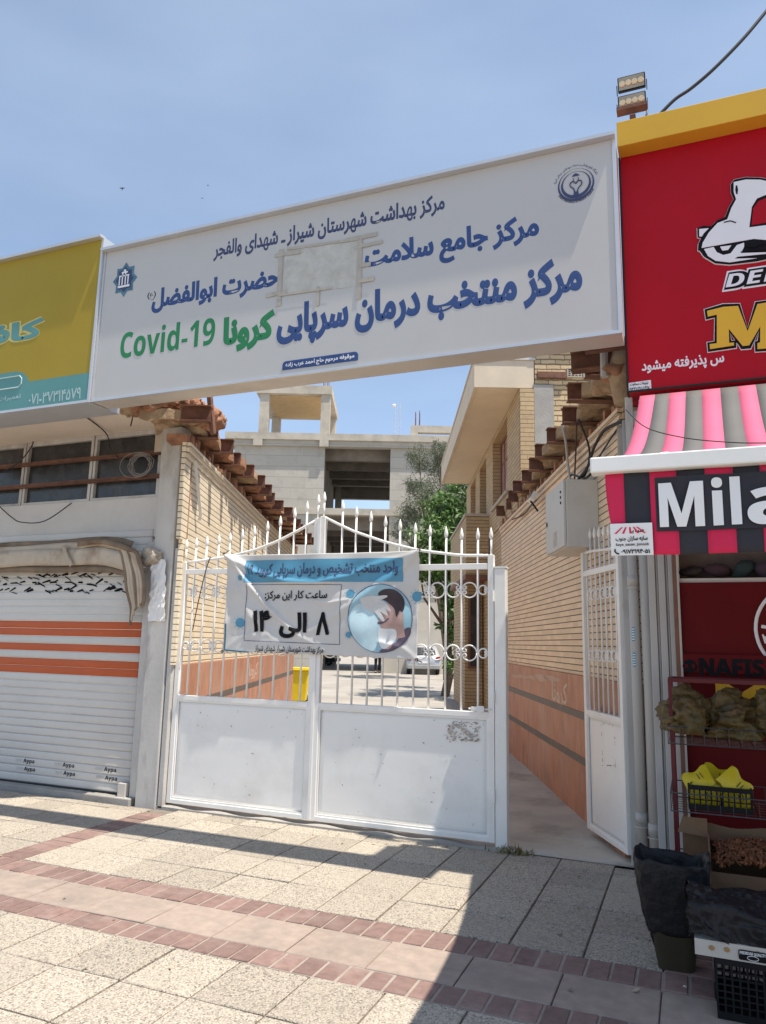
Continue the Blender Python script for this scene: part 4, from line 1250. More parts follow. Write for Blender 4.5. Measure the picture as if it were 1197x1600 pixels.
zt_, zb_ = P(1035, 752, YA1).z, P(1035, 824, YA1).z
def mx(px): return P(px, 790, YA1).x
wd = MB()
def rr_(x0, x1, z0, z1, r=.02): return [(x1-r+r*math.cos(a), z1-r+r*math.sin(a)) for a in (0, .5, 1, 1.57)]+[(x0+r-r*math.cos(a), z1-r+r*math.sin(a)) for a in (1.57, 1, .5, 0)]+[(x0+r-r*math.cos(a), z0+r-r*math.sin(a)) for a in (0, .5, 1, 1.57)]+[(x1-r+r*math.cos(a), z0+r-r*math.sin(a)) for a in (1.57, 1, .5, 0)]
xa_, xz_ = mx(1030), mx(1430)
for i in range(24):
    u0, u1 = i/24, (i+1)/24
    wd.prism([(xa_-.012+(xz_-xa_+.024)*u, z) for u, z in ((u0, zb_-.014), (u1, zb_-.014), (u1, zt_+.014), (u0, zt_+.014))], -.004, -.0095, lambda a, b, d: vpoint(a, b, -d))
wd.build('lettering_edge', M['charcloth'], vl)
vl_to = lambda x, z, d: vpoint(x, z, .016+d)
lettering('Mil', vl_to, (xa_, mx(1158), zb_, zt_), M['whiteprint'], vl, .012, False, cuts=1)
zx = zb_+(zt_-zb_)*.74
lettering('ano', vl_to, (mx(1167), xz_, zb_-.003, zx), M['whiteprint'], vl, .012, False, cuts=1)
ax0, ax1, az0, az1 = pxbox(955, 1019, (985, 818), (985, 867), YA1)
tg = MB().prism([(ax0, az0), (ax1, az0), (ax1, az1), (ax0, az1)], .003, .0075, lambda a, b, d: vpoint(a, b, d+.004))
tg = tg.build('maker_label', M['whiteprint'], vl)
w_, h_ = ax1-ax0, az1-az0
fr = lambda a, b, c, d: (ax0+w_*a, ax0+w_*b, az0+h_*c, az0+h_*d)
vt = lambda x, z, d: vpoint(x, z, .012+d)
lettering('سایه سازان جنوب', vt, fr(.12, .88, .42, .6), M['black'], tg, .03)
lettering('Saye_sazan_jonoob', vt, fr(.12, .9, .27, .38), M['black'], tg, .004, False)
lettering('۰۹۱۷۳۱۹۴۰۵۱', vt, fr(.24, .92, .05, .22), M['black'], tg, .035)
lg = MB()
for a in (.1, .28, .46, .64, .8): lg.prism([(ax0+w_*a, az0+h_*.68), (ax0+w_*(a+.05), az0+h_*.68), (ax0+w_*(a*.5+.26), az0+h_*.88), (ax0+w_*(a*.5+.22), az0+h_*.88)], .009, .0115, lambda a, b, d: vpoint(a, b, d+.004))
lg.build('maker_logo', M['hotpink'], tg)
lettering('سایه', vt, fr(.4, .8, .68, .86), M['black'], tg, .03)
ph = MB().tube([vpoint(ax0+w_*a, az0+h_*b, .013) for a, b in ((.1, .2), (.09, .12), (.14, .06), (.19, .05))], .003, 5).build('phone_mark', M['black'], tg)

cable('cable', 'thin dark line sagging across the striped awning cloth', [P(978, 640, 3.14), P(1010, 668, 3.13), P(1070, 684, 3.12), P(1140, 691, 3.12), P(1200, 692, 3.12), P(1300, 690, 3.12)], .0025, M['wire'])  # thin dark curve strung just above the awning cloth
# ================================================================= the gate
YG = 6.0
ARC = [P(a, b, YG) for a, b in ((285.7, 880), (358, 870), (399.6, 859), (436, 845), (470, 827), (505, 807), (535, 822), (555, 831), (605, 848), (655, 860), (721, 868), (773, 868))]
def arc_z(x):
    for p, q in zip(ARC, ARC[1:]):
        if p.x <= x <= q.x: return p.z+(q.z-p.z)*(x-p.x)/(q.x-p.x)
    return ARC[0].z if x < ARC[0].x else ARC[-1].z
def scroll(mb, x, z, r, sg, to):
    """C shaped scroll: big arc whose two ends curl in, open toward sg"""
    for e in (1, -1):
        pts = []
        for i in range(10):
            a = math.pi-(math.pi*.86)*i/9
            pts.append((x+sg*r*math.cos(a)*1.0, z+e*r*math.sin(a)))
        cx, cz = x+sg*r*.62, z+e*r*.36
        for i in range(1, 13):
            a = .25+i*.5
            rr = r*.36*(1-.055*i)
            pts.append((cx+sg*rr*math.cos(math.pi/2-a-.3), cz+e*rr*math.sin(math.pi/2-a-.3)))
        mb.tube([to(a, b) for a, b in pts], .0065, 5)
def leaf(name, label, x0, x1, bars, to, hinge, peak, tipz, zr=2.19, base=.045, group='white gate leaves'):
    """one gate leaf in local (x,z,y) mapped by to(x,z,y)"""
    t = thing(name, label, 'gate', hinge, group)
    def vbar(x, za, zb, w, d, mb, y=0.0):
        mb.add([to(x+a*w/2, z, y+b*d/2) for z in (za, zb) for a, b in ((-1,-1),(1,-1),(1,1),(-1,1))], [(3,2,1,0),(4,5,6,7),(0,1,5,4),(1,2,6,5),(2,3,7,6),(3,0,4,7)])
    def hbar(xa, xb, z, w, d, mb, y=0.0):
        mb.add([to(x, z+a*w/2, y+b*d/2) for x in (xa, xb) for a, b in ((-1,-1),(1,-1),(1,1),(-1,1))], [(3,2,1,0),(4,5,6,7),(0,1,5,4),(1,2,6,5),(2,3,7,6),(3,0,4,7)])
    f = MB()
    e = .05
    vbar(x0+e/2, base, peak(x0+e/2)+.005, e, .05, f)
    vbar(x1-e/2, base, peak(x1-e/2)+.005, e, .05, f)
    hbar(x0+e, x1-e, base+.02, .04, .048, f)
    hbar(x0+e, x1-e, 1.0, .045, .052, f)
    hbar(x0+e, x1-e, zr, .05, .046, f)
    f.build('frame', M['gate'], t, bevel=.004)
    sh_ = MB()
    sh_.grid(lambda u, v: to(x0+e+(x1-x0-2*e)*u, base+.04+(.975-base-.04)*v, -.004+.0012*math.sin(u*7+v*3)*math.sin(v*4+u)), 24, 18, to(0, 0, .004)-to(0, 0, 0))
    sh_.build('sheet_panel', M['panel'], t, smooth=True)
    bd_ = MB()
    a0, a1, b0, b1 = x0+e, x1-e, base+.04, .977
    for za in (b0+.008, b1-.008): hbar(a0, a1, za, .016, .012, bd_, -.012)
    for xa in (a0+.008, a1-.008): vbar(xa, b0+.016, b1-.016, .016, .012, bd_, -.012)
    bd_.build('panel_bead', M['gate'], t)
    ac = MB()
    xs = [x0+e+(x1-x0-2*e)*i/16 for i in range(17)]
    ac.tube([to(x, peak(x), .0) for x in xs], .014, 6)
    ac.build('arched_rail', M['gate'], t, smooth=True)
    for x in bars:
        z1_ = tipz(x)
        mb = MB()
        mb.tube([to(x, 1.02, 0), to(x, z1_-.1, 0)], .0095, 6)
        mb.tube([to(x, z, 0) for z in (z1_-.1, z1_-.085, z1_-.06, z1_-.035, z1_)], [.0095, .016, .018, .012, .002], 7)
        mb.build('spear_bar', M['gate'], t, smooth=True)
    ed = [x0+e]+list(bars)+[x1-e]
    for zc in (1.996, 1.483):
        for i in range(len(ed)-1):
            r = .5*(ed[i+1]-ed[i])
            if r < .03: continue
            m_ = MB()
            rr = min(r-.008, .07)
            scroll(m_, (ed[i]+ed[i+1])/2, zc, rr, 1 if i % 2 == 0 else -1, lambda a, b: to(a, b, -.004))
            m_.build('scroll', M['gate'], t, smooth=True)
    return t
flat = lambda x, z, y: V((x, YG+y, z))
bL = [-4.448, -4.325, -4.187, -4.06, -3.923, -3.79, -3.651, -3.515, -3.364, -3.237]
bR = [-2.871, -2.734, -2.591, -2.451, -2.312, -2.17, -2.036, -1.891, -1.755, -1.614]
tip = lambda x: arc_z(x)+.235
gl = leaf('gate_leaf', 'left leaf of the closed white steel gate beside the shuttered shop', -4.585, -3.095, bL, flat, (-4.58, YG, .04), arc_z, tip)
gr_ = leaf('gate_leaf', 'middle leaf of the white steel gate with a scraped off sticker on its panel', -3.085, -1.475, bR, flat, (-3.0, YG, .04), arc_z, tip)
for t, xs in ((gl, (-4.56, -3.12)), (gr_, (-3.06, -1.5))):
    for x in xs:
        MB().tube([(x, YG-.004, arc_z(x)), (x, YG-.004, tip(x)-.1)], .0095, 6).tube([(x, YG-.004, z) for z in (tip(x)-.1, tip(x)-.085, tip(x)-.06, tip(x)-.035, tip(x))], [.0095, .016, .018, .012, .002], 7).build('spear_bar', M['gate'], t, True)
# meeting stile, bolt, scraped label, stains
MB().box(-3.105, -3.075, YG-.034, YG-.026, .05, 2.66).build('meeting_stile', M['gate'], gr_, bevel=.003)
MB().box(-1.66, -1.58, YG-.05, YG-.027, 1.03, 1.06).box(-1.61, -1.55, YG-.062, YG-.051, 1.02, 1.07).tube([(-1.68, YG-.04, 1.045), (-1.5, YG-.04, 1.045)], .008, 6).build('slide_bolt', M['white'], gr_)
rnd = random.Random(9)
sc_ = MB()
c0, c1 = P(697, 1126, YG-.01), P(747, 1160, YG-.01)
for k in range(130):
    x, z = rnd.uniform(c0.x, c1.x), rnd.uniform(c1.z, c0.z)
    w, h2 = rnd.uniform(.008, .035), rnd.uniform(.002, .007)
    y = YG-.0165-k*.00003
    sc_.add([(x, y, z), (x+w*.5, y, z-h2*.6), (x+w, y, z+h2*.4), (x+w*.6, y, z+h2)], [(0, 1, 2, 3)])
sc_.build('scraped_sticker', pm('scraped glue', (.33, .26, .2), .9, .4, 30), gr_)['kind'] = 'stuff'
pb = MB()
for k in range(26):
    x, z = rnd.uniform(c0.x, c1.x), rnd.uniform(c1.z, c0.z)
    w, h2 = rnd.uniform(.02, .05), rnd.uniform(.008, .02)
    y = YG-.0155-k*.00003
    pb.add([(x, y, z), (x+w*.5, y, z-h2*.6), (x+w, y, z+h2*.4), (x+w*.6, y, z+h2)], [(0, 1, 2, 3)])
pb.build('sticker_stain', M['paper'], gr_)['kind'] = 'stuff'
def chips(parent, n, xa, xb, za, zb, y, seed):
    r2 = random.Random(seed)
    m_ = MB()
    for k in range(n):
        x, z = r2.uniform(xa, xb), r2.uniform(za, zb)
        a = r2.uniform(0, 3)
        l, w = r2.uniform(.006, .03), r2.uniform(.002, .006)
        m_.add([(x, y, z), (x+l*math.cos(a), y, z+l*math.sin(a)), (x+l*.6*math.cos(a)+w, y, z+l*.6*math.sin(a)+w)], [(0, 1, 2)])
    m_.build('paint_chips', M['rust'], parent)['kind'] = 'stuff'
chips(gl, 46, -4.5, -3.2, .12, .95, YG-.0135, 2)
chips(gr_, 46, -2.9, -1.55, .12, .95, YG-.0135, 5)
# posts
gp = thing('gate_post', 'square white steel gate post between the closed gate and the alley opening', 'gate post', (-1.41, YG, 0))
MB().box(-1.468, -1.375, YG-.035, YG+.05, .0, 2.17).build('post', M['gate'], gp, bevel=.006)
MB().box(-1.472, -1.371, YG-.039, YG+.054, 2.171, 2.185).build('cap', M['gate'], gp)
hg = MB()
for z in (.35, 1.1, 1.9): hg.tube([(-1.475, YG-.045, z), (-1.475, YG-.045, z+.09)], .011, 8)
hg.build('hinge', M['gate'], gp)
gj = thing('gate_post', 'narrow white gate jamb against the shop pillar', 'gate post', (-4.61, YG, 0))
MB().box(-4.645, -4.592, YG-.07, YG-.012, .0, 2.42).build('post', M['oldwhite'], gj, bevel=.004)
# open pedestrian leaf, swung back along the right wall
hx, hy = -.487, 6.11
dr = V((-.869, 6.848, 0))-V((hx, hy, 0))
W3 = dr.length
dr.normalize()
nr = V((dr.y, -dr.x, 0))   # away from the alley
opn = lambda x, z, y: V((hx, hy, 0))+dr*x+nr*y+V((0, 0, z))
go = leaf('gate_leaf', 'narrow open gate leaf swung back against the right alley wall', 0, W3, [.12, .225, .33, .435, .54, .645, .745], lambda x, z, y: opn(x, z, y), (hx, hy, .05), lambda x: 2.36-.02*math.cos(x*4), lambda x: 2.57-.02*math.cos(x*4))
gj2 = thing('gate_post', 'broad white gate jamb beside the two drain pipes', 'gate post', (-.44, 6.1, 0))
MB().box(-.475, -.385, 6.0, 6.1, 0, 3.3).build('post', M['oldwhite'], gj2, bevel=.005)
rnd = random.Random(4)
tg_ = MB()
def q_(x, z): return opn(x, z, -.0125)
for a, b, c, d in ((.2, .93, .2, .62), (.18, .65, .5, .6), (.47, .93, .47, .63), (.22, .94, .46, .94)):
    for k in range(9):
        if rnd.random() < .3: continue
        u0, u1 = k/9, k/9+rnd.uniform(.04, .11)
        p0 = (a+(c-a)*u0+rnd.uniform(-.006, .006), b+(d-b)*u0+rnd.uniform(-.006, .006))
        p1 = (a+(c-a)*u1, b+(d-b)*u1)
        w = rnd.uniform(.002, .006)
        tg_.add([q_(*p0), q_(p1[0], p1[1]), q_(p1[0]+w, p1[1]+w), q_(p0[0]+w, p0[1]+w)], [(0, 1, 2, 3)])
tg_.build('glue_outline', M['black'], go)

# ================================================================= cloth banner tied to the gate
bn = thing('banner', 'wrinkled white cloth banner with clinic hours and a masked patient photo tied to the gate', 'banner', (-3.1, 5.95, 1.4))
YB = 5.945
cTL, cTR, cBR, cBL = (P(*q, YB) for q in ((358, 867), (658, 860), (652, 1031), (348, 1018)))
def creases():
    a = []
    def L_(pts, amp, w): a.append(([(P(330+x/3.42, 840+y/3.42, YB).x, P(330+x/3.42, 840+y/3.42, YB).z) for x, y in pts], amp, w))
    L_([(98, 98), (190, 235), (290, 360), (380, 450), (470, 530), (600, 600)], .026, .028)
    L_([(98, 98), (230, 185), (400, 235), (560, 245), (740, 205), (900, 140), (1118, 78)], .024, .03)
    L_([(1118, 78), (980, 190), (860, 280), (700, 390), (520, 500)], .016, .04)
    L_([(1105, 655), (1020, 590), (900, 560)], .022, .022)
    L_([(1105, 655), (1000, 640), (860, 640)], .016, .02)
    L_([(75, 600), (160, 530), (300, 520)], .010, .03)
    L_([(1118, 78), (1120, 300), (1108, 640)], .014, .02)
    L_([(98, 98), (85, 300), (72, 590)], .012, .02)
    L_([(540, 335), (640, 350), (740, 330)], .010, .015)
    L_([(140, 270), (210, 420), (330, 540)], .008, .03)
    return a
CRS = creases()
def disp(x, z):
    d = .012*math.sin(x*5.1+z*2)+.006*math.sin(x*13+z*7)+.004*math.sin(z*21-x*4)
    for pts, amp, w in CRS:
        best, tb_ = 9, 0
        n = len(pts)-1
        for i in range(n):
            ax, az = pts[i]
            bx_, bz = pts[i+1]
            dx, dz = bx_-ax, bz-az
            t = max(0, min(1, ((x-ax)*dx+(z-az)*dz)/(dx*dx+dz*dz)))
            q = math.hypot(x-ax-dx*t, z-az-dz*t)
            if q < best: best, tb_ = q, (i+t)/n
        d += 1.35*amp*math.exp(-(best/w)**2)*(1-.55*tb_)
    zb_ = cBL.z+(cBR.z-cBL.z)*(x-cBL.x)/(cBR.x-cBL.x)
    t = max(0, min(1, (z-zb_)/.3))
    return d*(.22+.78*t*t*(3-2*t))
def onB(x, z, d): return V((x, YB-disp(x, z)-d, z))
def bfn(u, v):
    t, b = cTL.lerp(cTR, u), cBL.lerp(cBR, u)
    p = b.lerp(t, v)
    sag = .012*math.sin(math.pi*u)*(v-.5)*2
    return onB(p.x+.012*math.sin(v*math.pi)*(1-2*u), p.z-sag*.6, 0)
MB().grid(bfn, 170, 100, (0, .002, 0)).build('cloth', M['banner'], bn, smooth=True)
def bz(x, y): return P(330+x/3.42, 840+y/3.42, YB)
def bpoly(pts): return [(bz(*p).x, bz(*p).z) for p in pts]
def cgrid(quad, mat, name, parent, lift=.004, n=(170, 26)):
    q = [bz(*p) for p in quad]   # TL TR BR BL
    def fn(u, v):
        p = q[3].lerp(q[2], u).lerp(q[0].lerp(q[1], u), v)
        return onB(p.x, p.z, lift)
    return MB().grid(fn, *n).build(name, mat, parent, smooth=True)
hd_ = cgrid([(187, 122), (1025, 107), (1022, 235), (183, 240)], M['bannerblue'], 'heading_strip', bn)
def bl(t, xl, xr, yt, yb, mat, bold, parent=bn, lift=.008):
    a, b = bz(xl, yb), bz(xr, yt)
    ztop, zbot = bz((xl+xr)/2, yt).z, bz((xl+xr)/2, yb).z
    return lettering(t, lambda x, z, d: onB(x, z, d+lift), (a.x, b.x, zbot, ztop), mat, parent, bold, cuts=2)
bl('واحد منتخب تشخیص و درمان سرپایی کووید ۱۹', 196, 1000, 132, 216, M['navy'], .02, hd_, .0095)
bl('ساعت کار این مرکز:', 283, 626, 283, 338, M['black'], .02)
bl('۱۴', 222, 328, 388, 505, M['black'], .045)
bl('الی', 358, 516, 400, 538, M['black'], .04)
bl('مرکز بهداشت شهرستان شیراز شهدای شیراز', 236, 603, 578, 620, M['black'], .016)
def fine(pts, k=14):
    o = []
    for (x, y), (x2, y2) in zip(pts, pts[1:]): o += [(x+(x2-x)*i/k, y+(y2-y)*i/k) for i in range(k)]
    return o+[pts[-1]]
fr_ = MB()
fr_.tube([onB(bz(*p).x, bz(*p).z, .003) for p in fine([(195, 250), (700, 252), (687, 572), (177, 550), (195, 250)], 20)][:-1], .0025, 4, True)
fr_.build('text_frame', M['navy'], bn)
lb = MB()
for k in range(2): lb.tube([onB(bz(*p).x, bz(*p).z, .003) for p in fine([(84+k*0, 460), (74, 600-k*0), (200, 612)], 14)], .007, 4)
lb.build('corner_line', M['bannerblue'], bn)
# picture in the round frame: flat printed shapes that follow the cloth
def patch(pts, mat, name, parent, lift, smoothn=5):
    poly = bpoly(pts)
    bm = bmesh.new()
    vs = [bm.verts.new((a, 0, b)) for a, b in poly]
    bm.faces.new(vs)
    bmesh.ops.triangulate(bm, faces=bm.faces)
    for _ in range(smoothn): bmesh.ops.subdivide_edges(bm, edges=[e for e in bm.edges if e.calc_length() > .014], cuts=1, use_grid_fill=True)
    bmesh.ops.triangulate(bm, faces=bm.faces)
    off = wloc(parent)
    for v in bm.verts: v.co = onB(v.co.x, v.co.z, lift)-off
    me = bpy.data.meshes.new(name)
    for f in bm.faces: f.smooth = True
    bm.to_mesh(me)
    bm.free()
    me.materials.append(mat)
    o = bpy.data.objects.new(name, me)
    C.objects.link(o)
    o.parent = parent
    return o
def spl(pts, k=4):
    n, o = len(pts), []
    for i in range(n):
        p0, p1, p2, p3 = (pts[(i+j-1) % n] for j in range(4))
        for s in range(k):
            t = s/k
            o.append(tuple(.5*((2*p1[c])+(p2[c]-p0[c])*t+(2*p0[c]-5*p1[c]+4*p2[c]-p3[c])*t*t+(3*p1[c]-p0[c]-3*p2[c]+p3[c])*t**3) for c in (0, 1)))
    return o
pic = patch(ell(905, 432, 168, 182, 40), M['palecyan'], 'picture', bn, .005)
hair = pm('print dark hair', (.05, .035, .04), .6, .2, 9)
patch([(562, 522), (590, 404), (594, 398), (604, 398), (608, 404), (633, 512), (628, 520), (614, 520), (598, 448), (581, 521)], M['black'], 'lettering', bn, .006)
skn = pm('print skin', (.5, .33, .29), .6, .15, 12, (.36, .2, .19), .5, 6)
glv = pm('print pale glove', (.6, .6, .6), .6, .1, 9)
gwn = pm('print pale gown', (.5, .68, .75), .6, .12, 7)
msk = pm('print white mask', (.72, .74, .75), .6, .08, 9)
drk = pm('print dark clothing', (.12, .09, .13), .6, .2, 9)
patch(spl([(985, 560), (1020, 500), (1060, 480), (1063, 520), (1020, 575), (960, 608), (900, 612), (930, 585)]), drk, 'print_clothing', pic, .0062)
patch(spl([(890, 480), (905, 380), (950, 345), (1000, 360), (1025, 420), (1028, 500), (1035, 530), (985, 545), (960, 590), (925, 590), (895, 510)]), skn, 'print_face', pic, .0068)
patch(spl([(893, 300), (930, 275), (985, 280), (1025, 320), (1032, 370), (1020, 400), (1008, 390), (990, 425), (978, 380), (940, 345), (915, 330)]), hair, 'print_hair', pic, .0076)
patch(spl([(1008, 405), (1022, 400), (1026, 430), (1015, 462), (1004, 455), (1002, 428)]), skn, 'print_ear', pic, .0084)
patch(spl([(745, 420), (790, 355), (850, 380), (900, 460), (905, 520), (870, 605), (820, 595), (765, 535)]), gwn, 'print_gown', pic, .0072)
patch(spl([(893, 490), (930, 487), (985, 492), (988, 540), (955, 580), (920, 595), (898, 560)]), msk, 'print_mask', pic, .0088)
patch(spl([(890, 452), (925, 446), (945, 430), (950, 436), (925, 456), (898, 464)]), drk, 'print_eye', pic, .0084, 3)
for k, pts in enumerate(([(800, 330), (830, 315), (880, 312), (905, 345), (915, 390), (870, 400), (820, 375)], [(870, 318), (935, 308), (938, 320), (890, 336)], [(880, 330), (930, 345), (960, 385), (952, 392), (905, 362)], [(880, 350), (925, 375), (945, 412), (935, 414), (890, 385)], [(870, 370), (905, 400), (928, 440), (915, 446), (885, 410), (865, 390)])):
    patch(spl(pts), glv, 'print_glove', pic, .0094+.0004*k, 4)
ov = MB()
ov.tube([onB(bz(*p).x, bz(*p).z, .006) for p in ell(905, 432, 169, 183, 64)], .003, 4, True)
ov.build('picture_rim', M['navy'], pic)
for (x, y, r) in ((748, 300, 22), (738, 520, 16), (1098, 315, 28), (158, 455, 26), (160, 215, 14)):
    vp = patch(ell(x, y, r, r, 16), M['bannerblue'], 'virus_print', bn, .004, 3)
    for i in range(10):
        a = i*math.pi/5
        patch(ell(x+r*1.3*math.cos(a), y+r*1.3*math.sin(a), r*.16, r*.16, 6), M['palecyan'], 'spike', vp, .004, 0)
for c_, dx, dz in ((cTL, -.02, .05), (cTR, .02, .05), (cBR, .03, -.02), (cBL, -.03, 0)):
    p = onB(c_.x, c_.z, 0)
    tie = MB()
    tie.tube([p, (c_.x+dx, YG-.02, c_.z+dz)], .005, 5)
    tie.tube([(p.x+.012*math.cos(a), p.y-.004, p.z+.012*math.sin(a)) for a in [i*.785 for i in range(8)]], .004, 5, True)
    tie.build('tie_cord', M['brownwire'], bn)
cable('cord', 'thin cord hanging from the arched rail down the left gate leaf', [P(329, 870, 5.96), P(322, 890, 5.955), P(310, 940, 5.955), P(301, 985, 5.955)], .005, M['brownwire'])
# weeds at the post foot
wd = MB()
rnd = random.Random(2)
for _ in range(140):
    c = V((-1.33+rnd.gauss(0, .07), 5.93+rnd.gauss(0, .03), 0))
    a = V((rnd.gauss(0, .6), rnd.gauss(0, .6), 1)).normalized()*rnd.uniform(.02, .07)
    e = V((rnd.gauss(0, 1), rnd.gauss(0, 1), 0)).normalized()*.006
    wd.add([c-e, c+e, c+a*.6+e*.8, c+a], [(0, 1, 2, 3)])
tag(wd.build('weeds', pm('dry weeds', (.2, .17, .07), .9, .3, 20, island=.3), None), 'dry weeds sprouting at the foot of the white gate post', 'weeds', kind='stuff')
# ================================================================= right shop front
sf_ = thing('red_shop', 'shaded red panelled shop front with black and gold lettering under the awning', 'shop front', (.5, 5.5, 0))
YP = 5.5
cw = MB()
for x0, x1, y in ((-.262, -.215, 5.54), (-.213, -.198, 5.56), (-.196, -.15, 5.54), (-.148, -.133, 5.56), (-.131, -.1, 5.54)): cw.box(x0, x1, y, 5.75, 0, 3.2)
cw.build('fluted_column', M['column'], sf_, bevel=.004)
MB().box(-.099, -.075, 5.47, 5.7, 0, 3.2).build('door_frame', M['woodb'], sf_)
MB().box(-.074, -.06, 5.46, 5.7, 0, 3.2).build('frame_edge', M['pvc'], sf_)
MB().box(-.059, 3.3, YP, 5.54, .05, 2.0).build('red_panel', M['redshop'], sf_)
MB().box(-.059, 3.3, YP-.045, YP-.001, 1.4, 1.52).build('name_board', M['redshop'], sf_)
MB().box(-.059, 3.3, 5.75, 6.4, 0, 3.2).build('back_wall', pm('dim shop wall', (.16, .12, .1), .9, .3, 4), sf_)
MB().box(-.059, 3.3, 5.52, 5.56, 2.0, 2.03).build('shelf_edge', M['alu_dull'], sf_)
for k in range(9): lumpy('stored_goods', pm('dim goods', (R(.02, .07), R(.02, .05), R(.02, .06)), .8, .3, 9), sf_, (.02+k*.16, 5.64, 2.07+R(0, .03)), (.09, .06, R(.04, .09)), 2, .4, k+60)
MB().box(-.25, 3.3, 4.985, 7, 3.1, 3.165).build('soffit', M['whitewash'], sf_)  # unseen slab, its front edge drawn forward to block sun leaking behind the canopy
YN = YP-.046
lettering('NAFIS', on(YN), pxbox(1093, 1194, (1140, 1029), (1140, 1057), YN), M['black'], sf_, .03, False)
c = P(1078, 1041, YN)
lgm = MB().prism(ell(c.x, c.z, .046, .046, 8), YN-.006, YN-.002).build('logo', M['black'], sf_)
MB().box(c.x-.03, c.x-.012, YN-.008, YN-.0065, c.z-.012, c.z+.012).box(c.x+.012, c.x+.03, YN-.008, YN-.0065, c.z-.012, c.z+.012).build('logo_slot', M['redshop'], lgm)
bx = pxbox(1120, 1200, (1160, 1068), (1160, 1112), YP)
lettering('M', on(YP), bx, M['gold'], sf_, .05, False, style=None)
rc = P(1262, 985, YP)
rg = MB()
rg.tube([(rc.x+.3*math.cos(a), YP-.004, rc.z+.3*math.sin(a)) for a in [i*math.pi/24 for i in range(48)]], .012, 5, True)
rg = rg.build('ring_print', M['whiteprint'], sf_)
for k, ch in enumerate('MILANO'):
    a = math.radians(215-k*22)
    x, z = rc.x+.23*math.cos(a), rc.z+.23*math.sin(a)
    ca_, sa = math.cos(a-math.pi/2), math.sin(a-math.pi/2)
    lettering(ch, lambda p, q, d, x=x, z=z, ca_=ca_, sa=sa: (x+p*ca_-q*sa, YP-d, z+p*sa+q*ca_), (-.03, .03, -.035, .035), M['whiteprint'], rg, .004, False)

# drain pipes
def pipe(x, y, label, stickers, zs):
    t = thing('drain_pipe', label, 'drain pipe', (x, y, 0), 'drain pipes beside the gate')
    MB().tube([(x, y, .0), (x+.003, y, 1.2), (x-.003, y, 3.25)], .036, 14).build('pipe_body', M['pvc'], t, True)
    for z in zs: MB().tube([(x, y, z), (x, y, z+.07)], .041, 14).build('socket', M['pvc'], t, True)
    for z in zs: MB().tube([(x+.044*math.cos(a), y+.044*math.sin(a), z-.02) for a in [i*math.pi/8 for i in range(16)]], .004, 4, True).build('clamp', M['alu_dull'], t)
    for z in stickers:
        s = MB().grid(lambda u, v: (x+.0372*math.sin(-.55+u*.6), y-.0372*math.cos(-.55+u*.6), z+v*.1), 5, 2).build('sticker', M['bannerblue'], t)
        r2 = random.Random(int(z*100))
        m_ = MB()
        for q in range(5): m_.grid(lambda u, v, q=q: (x+.0378*math.sin(-.5+u*.5), y-.0378*math.cos(-.5+u*.5), z+.01+q*.018+v*.007), 4, 1)
        m_.build('sticker_print', M['whiteprint'], s)
    return t
pipe(-.375, 5.72, 'grey white drain pipe with two blue stickers beside the gate jamb', (1.42, 1.6), (.36, 2.0))
pipe(-.295, 5.7, 'plain drain pipe between the stickered pipe and the fluted column', (), (.3,))

# electric cabinet, lamp and cables on the right alley wall
ca = thing('electric_cabinet', 'grey steel electric cabinet with louvre mounted on the right alley wall', 'cabinet', A(7.0, 1.8, 2.4))
b_ = MB(AF).box(1.5, NR-.001, 6.12, 7.56, 2.44, 3.0)
q = [PN(840, 780, 1.53), PN(913, 768, 1.86)]
sA, sB, zA, zB = 6.52, 7.28, 2.42, 3.03
b_ = MB(AF).box(1.57, NR-.001, sA, sB, zA, zB).build('box', M['cabinet'], ca, bevel=.006)
MB(AF).box(1.545, 1.568, sA+.01, sB-.005, zA+.01, zB-.008).build('door', M['cabinet'], ca, bevel=.005)
lv = MB(AF)
for i in range(7): lv.box(1.538, 1.544, 6.82, 6.95, zA+.05+i*.02, zA+.058+i*.02)
lv.build('louvre', M['cabinet'], ca)
for i in range(3): MB(AF).lathe([(0, -.006), (.012, -.006), (.012, 0)], (1.544, 6.62, zB-.1-i*.05), 10, 'x').build('indicator', M['black'], ca)
MB(AF).box(1.536, 1.544, 7.2, 7.22, 2.7, 2.74).build('lock', M['black'], ca)
fl2 = thing('floodlight', 'small white floodlight on the top edge of the right alley wall', 'floodlight', PN(838, 776, 1.75))
c = PN(832, 777, 1.72)
mt = Matrix.Translation(c) @ Matrix.Rotation(SK, 4, 'Z') @ Matrix.Rotation(.5, 4, 'Y')
MB(mt).box(-.03, .03, -.13, .13, -.05, .05).build('lamp_head', M['white'], fl2, bevel=.008)
MB(mt).box(-.036, -.031, -.115, .115, -.04, .04).build('lens', M['lampglass'], fl2)
MB(mt).bar((0, 0, -.05), (.14, .0, -.12), .02, .02).build('bracket', M['wire'], fl2)
g_ = 'cables hanging over the electric cabinet'
cable('cable', 'thick cable curving from under the roof beams into the cabinet top', [PN(974, 658, 1.8), PN(945, 672, 1.75), PN(928, 700, 1.72), PN(918, 730, 1.72), PN(900, 755, 1.72), PN(898, 772, 1.72)], .014, M['wire'], g_)
cable('cable', 'grey cable hanging from the vault end straight to the cabinet', [PN(878, 662, 1.66), PN(884, 690, 1.7), PN(888, 730, 1.74), PN(894, 760, 1.72), PN(903, 772, 1.72)], .014, M['pvc'], g_)
cable('cable', 'thin cable dropping from a roof beam to the cabinet in a loose curve', [PN(904, 655, 1.66), PN(918, 690, 1.72), PN(921, 715, 1.74), PN(912, 745, 1.74), PN(893, 742, 1.74), PN(890, 760, 1.74), PN(905, 773, 1.72)], .01, M['wire'], g_)
